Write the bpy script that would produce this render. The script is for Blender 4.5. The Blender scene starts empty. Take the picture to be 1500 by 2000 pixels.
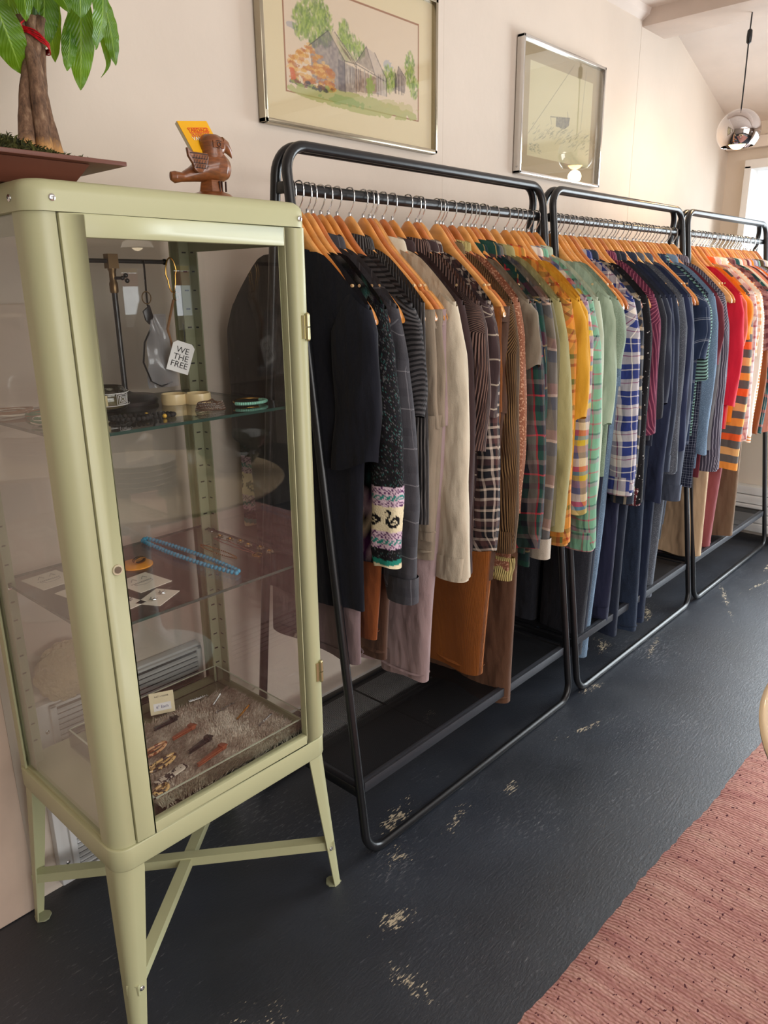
import bpy, bmesh, math, random
from mathutils import Vector, Matrix, Euler
import numpy as np
PI = math.pi
S = bpy.context.scene
COL = S.collection
random.seed(5)

# ------------------------------------------------------------------ camera, world, lights, exposure
cam = bpy.data.cameras.new('camera')
cam.sensor_fit = 'HORIZONTAL'; cam.sensor_width = 36; cam.lens = 1461.16 / 1500 * 36
cam.clip_start = .02
co = bpy.data.objects.new('camera', cam); COL.objects.link(co)
r0 = Vector((0.6751946, -0.73755542, -0.01114689)); r1 = Vector((-0.2179914, -0.1850779, -0.95824106)); r2 = Vector((0.70469285, 0.64942911, -0.28574434))
co.matrix_world = Matrix(((r0.x, -r1.x, -r2.x, 0), (r0.y, -r1.y, -r2.y, 0), (r0.z, -r1.z, -r2.z, 1.4), (0, 0, 0, 1)))
S.camera = co
S.view_settings.view_transform = 'Standard'; S.view_settings.look = 'None'
S.view_settings.exposure = -0.22; S.view_settings.gamma = 1; S.view_settings.use_curve_mapping = False
W = bpy.data.worlds.new('sky'); S.world = W; W.use_nodes = True
W.node_tree.nodes['Background'].inputs[0].default_value = (.86, .93, 1, 1)
W.node_tree.nodes['Background'].inputs[1].default_value = 1.6

def area(name, loc, rot, sx, sy, power, col):
    l = bpy.data.lights.new(name, 'AREA'); l.shape = 'RECTANGLE'; l.size = sx; l.size_y = sy; l.energy = power; l.color = col
    o = bpy.data.objects.new(name, l); COL.objects.link(o); o.location = loc; o.rotation_euler = rot
    return o
area('end_window_daylight', (4.72, .10, 1.05), (0, PI/2, 0), 1.9, 2.1, 175, (.86, .94, 1))
area('shop_window_daylight', (.5, -3.42, 1.35), (PI/2, 0, 0), 3.6, 2.1, 112, (1, .95, .9))
area('side_window_daylight', (3.64, -4.6, 1.4), (PI/2, 0, 0), 1.6, 1.2, 22, (.95, .97, 1))
area('ceiling_fill', (1.2, -1.0, 2.46), (0, 0, 0), 1.8, 1.2, 34, (1, .97, .93))  # added overhead fill lamp below the closed ceiling, which has no skylight

# ------------------------------------------------------------------ helpers
def lin(c):
    return tuple(((v/255)/12.92 if v/255 <= .04045 else ((v/255+.055)/1.055)**2.4) for v in c)
def rgba(c): return tuple(lin(c)) + (1,)
_m = {}
def newmat(name):
    m = bpy.data.materials.new(name); m.use_nodes = True
    nt = m.node_tree; b = nt.nodes['Principled BSDF']
    return m, nt, b
def nd(nt, t, **k):
    n = nt.nodes.new(t)
    for a, v in k.items():
        if hasattr(n, a): setattr(n, a, v)
        else: n.inputs[a].default_value = v
    return n
def noise(nt, vec, scale, detail=3, rough=.5):
    n = nt.nodes.new('ShaderNodeTexNoise'); n.inputs['Scale'].default_value = scale; n.inputs['Detail'].default_value = detail; n.inputs['Roughness'].default_value = rough
    if vec: nt.links.new(vec, n.inputs['Vector'])
    return n.outputs['Fac']
def bump(nt, b, h, strength, dist, prev=None):
    n = nt.nodes.new('ShaderNodeBump'); n.inputs['Strength'].default_value = strength; n.inputs['Distance'].default_value = dist
    nt.links.new(h, n.inputs['Height'])
    if prev: nt.links.new(prev, n.inputs['Normal'])
    nt.links.new(n.outputs[0], b.inputs['Normal'])
    return n.outputs[0]
def ramp(nt, fac, stops, interp='LINEAR'):
    r = nt.nodes.new('ShaderNodeValToRGB'); r.color_ramp.interpolation = interp
    e = r.color_ramp.elements
    while len(e) < len(stops): e.new(.5)
    for i, (p, c) in enumerate(stops): e[i].position = p; e[i].color = c if len(c) == 4 else tuple(c)+(1,)
    nt.links.new(fac, r.inputs[0])
    return r.outputs[0]
def mix(nt, fac, a, b, mode='MIX'):
    n = nt.nodes.new('ShaderNodeMix'); n.data_type = 'RGBA'; n.blend_type = mode
    for sock, v in ((n.inputs[0], fac), (n.inputs[6], a), (n.inputs[7], b)):
        if isinstance(v, (int, float)): sock.default_value = v
        elif isinstance(v, tuple): sock.default_value = v
        else: nt.links.new(v, sock)
    return n.outputs[2]
def math_(nt, op, a, b=0, c=None):
    n = nt.nodes.new('ShaderNodeMath'); n.operation = op
    for i, v in enumerate((a, b, c)):
        if v is None: continue
        if isinstance(v, (int, float)): n.inputs[i].default_value = v
        else: nt.links.new(v, n.inputs[i])
    return n.outputs[0]
def mat(name, c, rough=.5, metal=0, var=.06, vs=8, bs=0, bd=.002, bscale=60, coat=0, stretch=None, spec=.5):
    if name in _m: return _m[name]
    m, nt, b = newmat(name); _m[name] = m
    tc = nt.nodes.new('ShaderNodeTexCoord'); vec = tc.outputs['Object']
    if stretch:
        mp = nt.nodes.new('ShaderNodeMapping'); mp.inputs['Scale'].default_value = stretch; nt.links.new(vec, mp.inputs[0]); vec = mp.outputs[0]
    L = lin(c)
    f = noise(nt, vec, vs, 4)
    col = ramp(nt, f, [(.3, tuple(max(0, v*(1-var*2)) for v in L)), (.7, tuple(min(1, v*(1+var*2)) for v in L))])
    nt.links.new(col, b.inputs['Base Color'])
    b.inputs['Roughness'].default_value = rough; b.inputs['Metallic'].default_value = metal; b.inputs['Coat Weight'].default_value = coat
    b.inputs['Specular IOR Level'].default_value = spec
    if bs: bump(nt, b, noise(nt, vec, bscale, 3), bs, bd)
    return m
def glassmat(name, tint=(.97, .99, .975), boost=1.0, rough=0):
    if name in _m: return _m[name]
    m, nt, b = newmat(name); _m[name] = m
    nt.nodes.remove(b); out = nt.nodes['Material Output']
    t = nd(nt, 'ShaderNodeBsdfTransparent'); t.inputs[0].default_value = tint+(1,)
    g = nd(nt, 'ShaderNodeBsdfGlossy'); g.inputs['Roughness'].default_value = rough
    lw = nd(nt, 'ShaderNodeLayerWeight'); lw.inputs[0].default_value = .5
    f = math_(nt, 'MULTIPLY', math_(nt, 'ADD', math_(nt, 'MULTIPLY', math_(nt, 'POWER', lw.outputs['Facing'], 5), .96), .04), boost)
    ms = nd(nt, 'ShaderNodeMixShader'); nt.links.new(f, ms.inputs[0]); nt.links.new(t.outputs[0], ms.inputs[1]); nt.links.new(g.outputs[0], ms.inputs[2])
    nt.links.new(ms.outputs[0], out.inputs[0])
    return m
def emit(name, c, s):
    if name in _m: return _m[name]
    m, nt, b = newmat(name); _m[name] = m
    b.inputs['Emission Color'].default_value = tuple(c)+(1,); b.inputs['Emission Strength'].default_value = s; b.inputs['Base Color'].default_value = tuple(c)+(1,)
    return m
def colmat(name, rough=.8, bs=0, bscale=300):
    if name in _m: return _m[name]
    m, nt, b = newmat(name); _m[name] = m
    a = nd(nt, 'ShaderNodeVertexColor'); a.layer_name = 'Col'
    nt.links.new(a.outputs[0], b.inputs['Base Color']); b.inputs['Roughness'].default_value = rough; b.inputs['Specular IOR Level'].default_value = .2
    if bs:
        tc = nd(nt, 'ShaderNodeTexCoord'); bump(nt, b, noise(nt, tc.outputs['Object'], bscale, 2), bs, .002)
    return m
# fabric: colour from constant ramps along warp (u) and weft (v), in metres
def fab(name, base, warp=None, weft=None, P=.08, Q=None, f=.5, bs=.25, rough=.9, speck=None, sscale=260, wr=.5, cord=0, fade=.1, diag=0):
    if name in _m: return _m[name]
    m, nt, b = newmat(name); _m[name] = m
    tc = nd(nt, 'ShaderNodeTexCoord'); uv = tc.outputs['UV']; ob = tc.outputs['Object']
    sp = nd(nt, 'ShaderNodeSeparateXYZ'); nt.links.new(uv, sp.inputs[0]); U, V = sp.outputs[0], sp.outputs[1]
    w = noise(nt, uv, 14, 2)
    w = math_(nt, 'MULTIPLY', math_(nt, 'SUBTRACT', w, .5), .012 if (warp or weft) else 0)
    def band(x, per, st):
        fr = math_(nt, 'FRACT', math_(nt, 'DIVIDE', math_(nt, 'ADD', x, w), per))
        return ramp(nt, fr, [(p, lin(c)) for p, c in st], 'CONSTANT')
    B = rgba(base); c = None
    if warp and weft: c = mix(nt, f, band(U, P, warp), band(V, Q or P, weft))
    elif warp: c = band(U, P, warp)
    elif weft: c = band(V, Q or P, weft)
    else: c = mix(nt, 0.0, B, B)
    n1 = noise(nt, ob, 7, 4)
    c = mix(nt, 1.0, c, ramp(nt, n1, [(.3, (1-fade,)*3), (.7, (1+fade*.4,)*3)]), 'MULTIPLY')
    n2 = noise(nt, uv, 500, 2)
    if speck:
        s = noise(nt, uv, sscale, 2); c = mix(nt, ramp(nt, s, [(speck[1], (0, 0, 0)), (speck[1]+.03, (1, 1, 1))]), c, rgba(speck[0]))
    nt.links.new(c, b.inputs['Base Color'])
    b.inputs['Roughness'].default_value = rough; b.inputs['Specular IOR Level'].default_value = .25
    if 'Sheen Weight' in b.inputs: b.inputs['Sheen Weight'].default_value = .08
    mpv = nt.nodes.new('ShaderNodeMapping'); mpv.inputs['Scale'].default_value = (1, 1, .38); mpv.inputs['Rotation'].default_value = (.25, 0, 0); nt.links.new(ob, mpv.inputs[0])
    p = bump(nt, b, noise(nt, mpv.outputs[0], 15, 2), wr, .045)
    p = bump(nt, b, noise(nt, mpv.outputs[0], 44, 3), wr*.6, .010, p)
    p = bump(nt, b, n2, bs, .002, p)
    if cord:
        s = math_(nt, 'SINE', math_(nt, 'MULTIPLY', U if cord > 0 else V, 2*PI/abs(cord)))
        bump(nt, b, s, .7, .002, p)
    return m

def setp(o, label=None, cat=None, group=None, kind=None):
    if label: o['label'] = label
    if cat: o['category'] = cat
    if group: o['group'] = group
    if kind: o['kind'] = kind
    return o
def thing(name, label, cat, loc=(0, 0, 0), rz=0, group=None, rot=None):
    o = bpy.data.objects.new(name, None); COL.objects.link(o); o.empty_display_size = .05
    o.location = loc; o.rotation_euler = rot or (0, 0, rz)
    return setp(o, label, cat, group)
class MB:
    """collects shapes for one mesh"""
    def __init__(s): s.v = []; s.f = []; s.uv = []; s.c = None
    def add(s, V, F, UV=None):
        n = len(s.v); s.v += [tuple(p) for p in V]; s.f += [tuple(i+n for i in f) for f in F]
        s.uv += UV if UV else [(p[1], p[2]) for p in V]
        return s
    def box(s, x0, x1, y0, y1, z0, z1):
        return s.add([(x0,y0,z0),(x1,y0,z0),(x1,y1,z0),(x0,y1,z0),(x0,y0,z1),(x1,y0,z1),(x1,y1,z1),(x0,y1,z1)],
                     [(0,3,2,1),(4,5,6,7),(0,1,5,4),(1,2,6,5),(2,3,7,6),(3,0,4,7)])
    def tube(s, pts, r, n=10, cap=True, rz=None, closed=False):
        pts = [Vector(p) for p in pts]; N = len(pts)
        R = r if isinstance(r, (list, tuple)) else [r]*N
        V = []; UV = []; prev = None; L = 0
        for i, p in enumerate(pts):
            if closed: d = pts[(i+1) % N]-pts[i-1]
            else: d = pts[min(i+1, N-1)]-pts[max(i-1, 0)]
            d = d.normalized() if d.length > 1e-9 else Vector((0, 0, 1))
            if prev is None:
                a = Vector((0, 0, 1)) if abs(d.z) < .9 else Vector((1, 0, 0)); x = (a-d*a.dot(d)).normalized()
            else: x = (prev-d*prev.dot(d)).normalized()
            prev = x; y = d.cross(x)
            if i: L += (p-pts[i-1]).length
            for k in range(n):
                t = 2*PI*k/n; V.append(p+(x*math.cos(t)*(rz or 1)+y*math.sin(t))*R[i]); UV.append((t*R[i], L))
        F = []
        for i in range(N if closed else N-1):
            for k in range(n):
                a = i*n+k; b_ = i*n+(k+1) % n; c = ((i+1) % N)*n+(k+1) % n; d = ((i+1) % N)*n+k; F.append((a, b_, c, d))
        if cap and not closed: F.append(tuple(range(n-1, -1, -1))); F.append(tuple((N-1)*n+k for k in range(n)))
        return s.add(V, F, UV)
    def lathe(s, prof, n=24, c=(0, 0, 0)):
        V = []; F = []
        for r, z in prof:
            for k in range(n): t = 2*PI*k/n; V.append((c[0]+r*math.cos(t), c[1]+r*math.sin(t), c[2]+z))
        for i in range(len(prof)-1):
            for k in range(n): F.append((i*n+k, i*n+(k+1) % n, (i+1)*n+(k+1) % n, (i+1)*n+k))
        if prof[0][0] > 1e-5: F.append(tuple(range(n-1, -1, -1)))
        if prof[-1][0] > 1e-5: F.append(tuple((len(prof)-1)*n+k for k in range(n)))
        return s.add(V, F)
    def prism(s, poly, axis, a, b):
        """poly of 2-D points extruded along axis from a to b"""
        n = len(poly)
        def P(p, t): return {'x': (t, p[0], p[1]), 'y': (p[0], t, p[1]), 'z': (p[0], p[1], t)}[axis]
        return s.add([P(p, a) for p in poly]+[P(p, b) for p in poly], [tuple(range(n-1, -1, -1)), tuple(range(n, 2*n))]+[(i, (i+1) % n, n+(i+1) % n, n+i) for i in range(n)])
    def grid(s, fn, nu, nv, close=False):
        V = []; UV = []
        for j in range(nv+1):
            for i in range(nu+(0 if close else 1)):
                p = fn(i/nu, j/nv); V.append(p[0]); UV.append(p[1])
        w = nu if close else nu+1; F = []
        for j in range(nv):
            for i in range(nu):
                a = j*w+i; b_ = j*w+(i+1) % w if close else j*w+i+1
                F.append((a, b_, b_+w, a+w))
        return s.add(V, F, UV)
    def sphere(s, c, r, n=10, sc=(1, 1, 1)):
        m = n//2+1; V = []; F = []
        for j in range(m+1):
            ph = PI*j/m
            for k in range(n): t = 2*PI*k/n; V.append((c[0]+r*sc[0]*math.sin(ph)*math.cos(t), c[1]+r*sc[1]*math.sin(ph)*math.sin(t), c[2]-r*sc[2]*math.cos(ph)))
        for j in range(m):
            for k in range(n): F.append((j*n+k, j*n+(k+1) % n, (j+1)*n+(k+1) % n, (j+1)*n+k))
        return s.add(V, F)
    def mesh(s, name, m, smooth=True, bevel=0, seg=2, colors=None, angle=40):
        me = bpy.data.meshes.new(name); me.from_pydata(s.v, [], s.f)
        ul = me.uv_layers.new(name='UVMap')
        li = np.zeros(len(me.loops), dtype=np.int32); me.loops.foreach_get('vertex_index', li)
        ul.data.foreach_set('uv', np.array(s.uv, dtype=np.float32)[li].ravel())
        if colors is not None:
            ca = me.color_attributes.new('Col', 'FLOAT_COLOR', 'POINT'); ca.data.foreach_set('color', np.array(colors, dtype=np.float32).ravel())
        if bevel or not colors is not None:
            bm = bmesh.new(); bm.from_mesh(me)
            bmesh.ops.remove_doubles(bm, verts=bm.verts, dist=1e-6)
            bmesh.ops.recalc_face_normals(bm, faces=bm.faces)
            if bevel:
                ed = [e for e in bm.edges if len(e.link_faces) == 2 and e.calc_face_angle(0) > .6]
                bmesh.ops.bevel(bm, geom=ed, offset=bevel, segments=seg, profile=.5, affect='EDGES')
            bm.to_mesh(me); bm.free()
        me.materials.append(m)
        me.polygons.foreach_set('use_smooth', [bool(smooth)]*len(me.polygons))
        if smooth: me.set_sharp_from_angle(angle=math.radians(angle))
        return me
    def obj(s, name, m, parent=None, loc=None, rot=None, **k):
        o = bpy.data.objects.new(name, s.mesh(name, m, **k)); COL.objects.link(o)
        if parent: o.parent = parent
        if loc: o.location = loc
        if rot: o.rotation_euler = rot
        return o
def inst(me, name, parent, loc=(0, 0, 0), rot=(0, 0, 0), sc=None):
    o = bpy.data.objects.new(name, me); COL.objects.link(o); o.parent = parent; o.location = loc; o.rotation_euler = rot
    if sc: o.scale = sc
    return o
def filmmat(name):
    m = glassmat(name, (.9, .9, .92), 2.0, .15); nt = m.node_tree
    mx = nt.nodes['Material Output'].inputs[0].links[0].from_socket; d = nd(nt, 'ShaderNodeBsdfDiffuse'); d.inputs[0].default_value = (.8, .8, .84, 1)
    ms = nd(nt, 'ShaderNodeMixShader'); ms.inputs[0].default_value = .22; nt.links.new(mx, ms.inputs[1]); nt.links.new(d.outputs[0], ms.inputs[2]); nt.links.new(ms.outputs[0], nt.nodes['Material Output'].inputs[0]); return m
def text_mesh(txt, size, m, extrude=.0002, align='CENTER'):
    cu = bpy.data.curves.new('lettering', 'FONT'); cu.body = txt; cu.size = size; cu.extrude = extrude; cu.align_x = align; cu.align_y = 'CENTER'; cu.space_line = .85
    o = bpy.data.objects.new('lettering', cu); COL.objects.link(o)
    dg = bpy.context.evaluated_depsgraph_get(); dg.update()
    me = bpy.data.meshes.new_from_object(o.evaluated_get(dg)); bpy.data.objects.remove(o)
    me.materials.clear(); me.materials.append(m)
    return me
def rot_to(d):
    return Vector(d).to_track_quat('Z', 'Y').to_euler()

# ------------------------------------------------------------------ materials
WALL = mat('wall_paint', (219, 206, 192), .75, var=.025, vs=2.2, bs=.25, bd=.004, bscale=24)
WHITE = mat('white_paint', (232, 230, 228), .45, var=.02, bs=.08, bscale=40)
CEIL = mat('ceiling_paint', (226, 214, 204), .8, var=.02)
GREEN = mat('sage_green_metal', (180, 180, 141), .38, var=.01, vs=3, spec=.5)
GREEN2 = mat('sage_green_metal_inside', (150, 153, 124), .45, var=.02)
BLACK = mat('black_powder_coat', (22, 23, 26), .30, var=.1, bs=.05, bscale=400)
CHROME = mat('polished_steel', (205, 205, 205), .18, 1, var=.01)
BRASS = mat('brass', (196, 150, 80), .25, 1, var=.04)
GLASS = glassmat('clear_glass', (.985, .99, .985), boost=1.35)
SHELFG = glassmat('shelf_glass', (.93, .96, .945), 1.1)
ACRY = glassmat('clear_acrylic', (.93, .95, .92), 1.0)
WOODH = mat('honey_beech', (222, 156, 84), .32, var=.12, vs=3, stretch=(30, 4, 12), coat=.4)
WOODH2 = mat('amber_beech', (212, 140, 66), .32, var=.12, vs=3, stretch=(30, 4, 12), coat=.4)
WOODH3 = mat('orange_brown_beech', (192, 112, 56), .34, var=.14, vs=3, stretch=(30, 4, 12), coat=.4)

# ------------------------------------------------------------------ floor
def floor_material():
    m, nt, b = newmat('black_painted_concrete')
    tc = nd(nt, 'ShaderNodeTexCoord'); ob = tc.outputs['Object']
    big = noise(nt, ob, 1.6, 5, .6)
    c = ramp(nt, big, [(.3, lin((25, 28, 35))), (.7, lin((43, 49, 60)))])
    sc = nd(nt, 'ShaderNodeMapping'); sc.inputs['Scale'].default_value = (.8, 3.4, 1); sc.inputs['Rotation'].default_value = (0, 0, .5); nt.links.new(ob, sc.inputs[0])
    n2 = noise(nt, sc.outputs[0], 42, 8, .74); n3 = noise(nt, ob, 3.1, 3)
    th = math_(nt, 'ADD', n2, math_(nt, 'MULTIPLY', math_(nt, 'SUBTRACT', n3, .5), .42))
    c = mix(nt, math_(nt, 'MULTIPLY', ramp(nt, th, [(.60, (0, 0, 0)), (.70, (1, 1, 1))]), .55), c, rgba((128, 128, 132)))
    # worn-through spots where the screed shows
    spots = [(1.30, 1.16, .085, .03), (1.19, 1.06, .05, .03), (1.40, 1.03, .07, .02), (2.62, 1.22, .07, .03), (2.95, 1.30, .12, .02), (3.05, 1.22, .1, .02), (1.03, .93, .05, .03), (.93, .80, .03, .06),
             (3.45, 1.02, .2, .015), (2.75, 1.06, .16, .012), (1.62, 1.0, .04, .02), (3.72, .95, .16, .01), (.62, .95, .09, .05), (2.3, 1.09, .06, .02), (1.75, 1.42, .07, .02), (4.0, 1.0, .1, .01), (2.05, .98, .1, .012)]
    acc = None
    for x, y, rx, ry in spots:
        mp = nd(nt, 'ShaderNodeMapping'); mp.vector_type = 'TEXTURE'; mp.inputs['Location'].default_value = (x, y, 0); mp.inputs['Scale'].default_value = (rx, ry, 1); mp.inputs['Rotation'].default_value = (0, 0, random.uniform(-.3, .5)); nt.links.new(ob, mp.inputs[0])
        ln = nd(nt, 'ShaderNodeVectorMath'); ln.operation = 'LENGTH'; nt.links.new(mp.outputs[0], ln.inputs[0])
        d = math_(nt, 'SUBTRACT', 1.25, ln.outputs['Value'])
        acc = d if acc is None else math_(nt, 'MAXIMUM', acc, d)
    nf = noise(nt, sc.outputs[0], 60, 6, .65)
    k = math_(nt, 'ADD', math_(nt, 'ADD', math_(nt, 'MULTIPLY', acc, .15), math_(nt, 'MULTIPLY', math_(nt, 'SUBTRACT', noise(nt, ob, 22, 4, .6), .5), .45)), nf)
    chip = ramp(nt, k, [(.66, (0, 0, 0)), (.68, (1, 1, 1))])
    c = mix(nt, chip, c, mix(nt, noise(nt, ob, 120, 3), rgba((150, 140, 122)), rgba((212, 196, 165))))
    nt.links.new(c, b.inputs['Base Color'])
    rr = ramp(nt, noise(nt, ob, 5, 5), [(.3, (.36,)*3), (.7, (.50,)*3)]); nt.links.new(rr, b.inputs['Roughness'])
    p = bump(nt, b, n2, .35, .004); bump(nt, b, noise(nt, ob, 160, 3), .25, .002, p)
    b.inputs['Specular IOR Level'].default_value = .8
    return m
fl = MB().box(-1.6, 4.6, -3.5, 1.7, -.05, 0).obj('floor', floor_material(), smooth=False); setp(fl, kind='structure')

# ------------------------------------------------------------------ walls, ceiling, windows
wl = setp(bpy.data.objects.new('wall_left', None), kind='structure'); COL.objects.link(wl)
for x0, x1 in ((-1.6, 2.0395), (2.040, 3.370), (3.3722, 4.62)):
    MB().box(x0, x1, 1.61, 1.68, 0, 3.0).obj('wall_panel', WALL, wl, smooth=False)
MB().box(-1.6, 4.62, 1.68, 1.72, 0, 3.0).obj('wall_backing', WALL, wl, smooth=False)
pil = MB().box(-.3, .495, 1.585, 1.61, 0, 1.38).obj('trim_1', mat('pilaster_paint', (214, 190, 172), .7, var=.04, bs=.3, bscale=30), smooth=True, bevel=.008); setp(pil, kind='structure')
bb = MB().prism([(1.61, 0), (1.575, 0), (1.575, .10), (1.583, .125), (1.595, .14), (1.61, .145)], 'x', 1.02, 4.5).obj('baseboard_left', WHITE, smooth=False); setp(bb, kind='structure')
we = setp(bpy.data.objects.new('wall_end', None), kind='structure'); COL.objects.link(we)
MB().box(4.52, 4.66, 1.49, 1.61, 0, 3.0).obj('wall_panel', WALL, we, smooth=False)
MB().box(4.52, 4.66, .95, 1.49, 0, .72).obj('wall_panel', WALL, we, smooth=False)
MB().box(4.52, 4.66, -.9, 1.49, 2.0, 3.0).obj('wall_panel', WALL, we, smooth=False)
MB().box(4.52, 4.66, -3.5, -.9, 0, 3.0).obj('wall_panel', WALL, we, smooth=False)
hb = MB().box(4.46, 4.52, -3.4, 1.605, 2.085, 2.14).obj('trim_2', CEIL, smooth=True, bevel=.004); setp(hb, kind='structure')
wk = setp(bpy.data.objects.new('baseboard_end', None), kind='structure'); COL.objects.link(wk)
for k in range(5):
    MB().box(4.50-.012*k-.05, 4.52, .97, 1.57, .25-.05*k-.0, .295-.05*k).obj('board', WHITE, wk, smooth=True, bevel=.004)
win = setp(bpy.data.objects.new('window_1', None), kind='structure'); COL.objects.link(win)
for a in ((4.47, 4.66, 1.465, 1.50, .70, 2.0), (4.47, 4.66, .93, .965, .02, 2.0), (4.47, 4.66, .93, 1.50, 1.985, 2.03), (4.44, 4.66, .93, 1.52, .67, .715)):
    MB().box(*a).obj('window_frame', WHITE, win, smooth=True, bevel=.004)
MB().box(4.58, 4.586, .965, 1.465, .715, 1.985).obj('pane', GLASS, win, smooth=False)
dr = setp(bpy.data.objects.new('door_1', None), kind='structure'); COL.objects.link(dr)
for a in ((.83, .93, .02, 1.99), (-.10, -.02, .02, 1.99), (-.93, -.84, .02, 1.99)): MB().box(4.55, 4.60, *a).obj('door_stile', WHITE, dr, smooth=True, bevel=.004)
for a in ((-.93, .93, .02, .14), (-.93, .93, 1.90, 2.0)): MB().box(4.55, 4.60, *a).obj('door_rail', WHITE, dr, smooth=True, bevel=.004)
for a in ((-.02, .83), (-.84, -.10)): MB().box(4.573, 4.577, a[0], a[1], .14, 1.90).obj('pane', GLASS, dr, smooth=False)
wr = setp(bpy.data.objects.new('wall_right', None), kind='structure'); COL.objects.link(wr)
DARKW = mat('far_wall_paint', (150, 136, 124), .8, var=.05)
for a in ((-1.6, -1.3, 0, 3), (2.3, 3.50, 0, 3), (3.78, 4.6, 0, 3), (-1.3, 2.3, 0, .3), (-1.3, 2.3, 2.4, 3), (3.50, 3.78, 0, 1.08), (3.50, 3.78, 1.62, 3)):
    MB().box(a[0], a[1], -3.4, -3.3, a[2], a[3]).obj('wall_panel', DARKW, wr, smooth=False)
w2 = setp(bpy.data.objects.new('window_2', None), kind='structure'); COL.objects.link(w2)
for a in ((-1.33, -1.27, .27, 2.43), (2.27, 2.33, .27, 2.43), (.48, .54, .3, 2.4)): MB().box(a[0], a[1], -3.42, -3.27, a[2], a[3]).obj('window_frame', BLACK, w2, smooth=True, bevel=.004)
for a in ((.27, .33), (2.37, 2.43)): MB().box(-1.3, 2.3, -3.42, -3.27, a[0], a[1]).obj('window_frame', BLACK, w2, smooth=True, bevel=.004)
w3 = setp(bpy.data.objects.new('window_3', None), kind='structure'); COL.objects.link(w3)
DKW = mat('dark_oak', (70, 48, 34), .5, var=.15, vs=6)
for a in ((3.46, 3.515, 1.05, 1.65), (3.765, 3.82, 1.05, 1.65)): MB().box(a[0], a[1], -3.42, -3.25, a[2], a[3]).obj('window_frame', DKW, w3, smooth=True, bevel=.004)
for a in ((1.03, 1.095), (1.605, 1.67)): MB().box(3.46, 3.82, -3.42, -3.25, a[0], a[1]).obj('window_frame', DKW, w3, smooth=True, bevel=.004)
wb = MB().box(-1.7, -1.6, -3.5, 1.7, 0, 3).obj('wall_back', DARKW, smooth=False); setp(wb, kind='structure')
cl = setp(bpy.data.objects.new('ceiling', None), kind='structure'); COL.objects.link(cl)
MB().box(-1.6, 3.40, -3.4, 1.66, 2.50, 2.56).obj('ceiling_panel', CEIL, cl, smooth=False)
MB().prism([(3.38, 2.603), (4.64, 2.176), (4.64, 2.23), (3.38, 2.66)], 'y', -3.4, 1.66).obj('sloped_panel', CEIL, cl, smooth=False)
bmx = MB().box(3.375, 3.60, -3.35, 1.612, 2.437, 2.70).obj('trim_3', mat('beam_paint', (206, 190, 178), .6, var=.03, bs=.15, bscale=20), smooth=True, bevel=.004); setp(bmx, kind='structure')
cv = MB().prism([(1.61, 2.50), (1.575, 2.50), (1.582, 2.478), (1.61, 2.46)], 'x', -1.6, 3.375).obj('trim_4', CEIL, smooth=False); setp(cv, kind='structure')
# ------------------------------------------------------------------ rug
def rug():
    m, nt, b = newmat('pink_flatweave_wool')
    tc = nd(nt, 'ShaderNodeTexCoord'); ob = tc.outputs['Object']
    mp = nd(nt, 'ShaderNodeMapping'); mp.inputs['Rotation'].default_value = (0, 0, .03); nt.links.new(ob, mp.inputs[0])
    wv = nd(nt, 'ShaderNodeTexWave', bands_direction='X'); wv.inputs['Scale'].default_value = 34; wv.inputs['Distortion'].default_value = 1.6; wv.inputs['Detail'].default_value = 2; wv.inputs['Detail Scale'].default_value = 5; nt.links.new(mp.outputs[0], wv.inputs[0])
    vo = nd(nt, 'ShaderNodeTexVoronoi'); mp2 = nd(nt, 'ShaderNodeMapping'); mp2.inputs['Scale'].default_value = (160, 90, 100); nt.links.new(ob, mp2.inputs[0]); nt.links.new(mp2.outputs[0], vo.inputs[0]); vo.inputs['Scale'].default_value = 1
    mp3 = nd(nt, 'ShaderNodeMapping'); mp3.inputs['Scale'].default_value = (11, 1.6, 1); nt.links.new(ob, mp3.inputs[0])
    st = noise(nt, mp3.outputs[0], 3, 4, .6)
    c = ramp(nt, st, [(.32, lin((188, 134, 126))), (.5, lin((208, 158, 146))), (.7, lin((220, 178, 162)))])
    c = mix(nt, math_(nt, 'MULTIPLY', vo.outputs['Distance'], .5), c, rgba((150, 92, 92)))
    mp4 = nd(nt, 'ShaderNodeMapping'); mp4.inputs['Scale'].default_value = (22, 34, 1); nt.links.new(ob, mp4.inputs[0])
    sp = noise(nt, mp4.outputs[0], 3.2, 2, .4)
    c = mix(nt, ramp(nt, sp, [(.66, (0, 0, 0)), (.69, (1, 1, 1))]), c, rgba((96, 52, 58)))
    nt.links.new(c, b.inputs['Base Color']); b.inputs['Roughness'].default_value = .95; b.inputs['Specular IOR Level'].default_value = .15
    p = bump(nt, b, wv.outputs['Fac'], .35, .004)
    bump(nt, b, vo.outputs['Distance'], .6, .003, p)
    N = 150; rr = random.Random(3); E = [rr.uniform(-.003, .003) for _ in range(N+1)]
    def fn(u, v):
        x = .30+2.75*u; yf = .612-.034*(x-.3)/.7*.9 + E[int(u*N)] + .004*math.sin(x*9); y = yf+(-1.75-yf)*v
        z = .010+.0015*math.sin(x*90+y*7)*(.3+.7*math.sin(y*23)**2)
        e = min(v*40, 1); z = z*e**.5
        return (x, y, z), (x, y)
    mb = MB().grid(fn, N, 110)
    o = mb.obj('woven_rug', m, smooth=True, angle=80)
    setp(o, 'dusty pink flat-woven rug with dark flecks lying on the black floor', 'rug')
rug()

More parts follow.
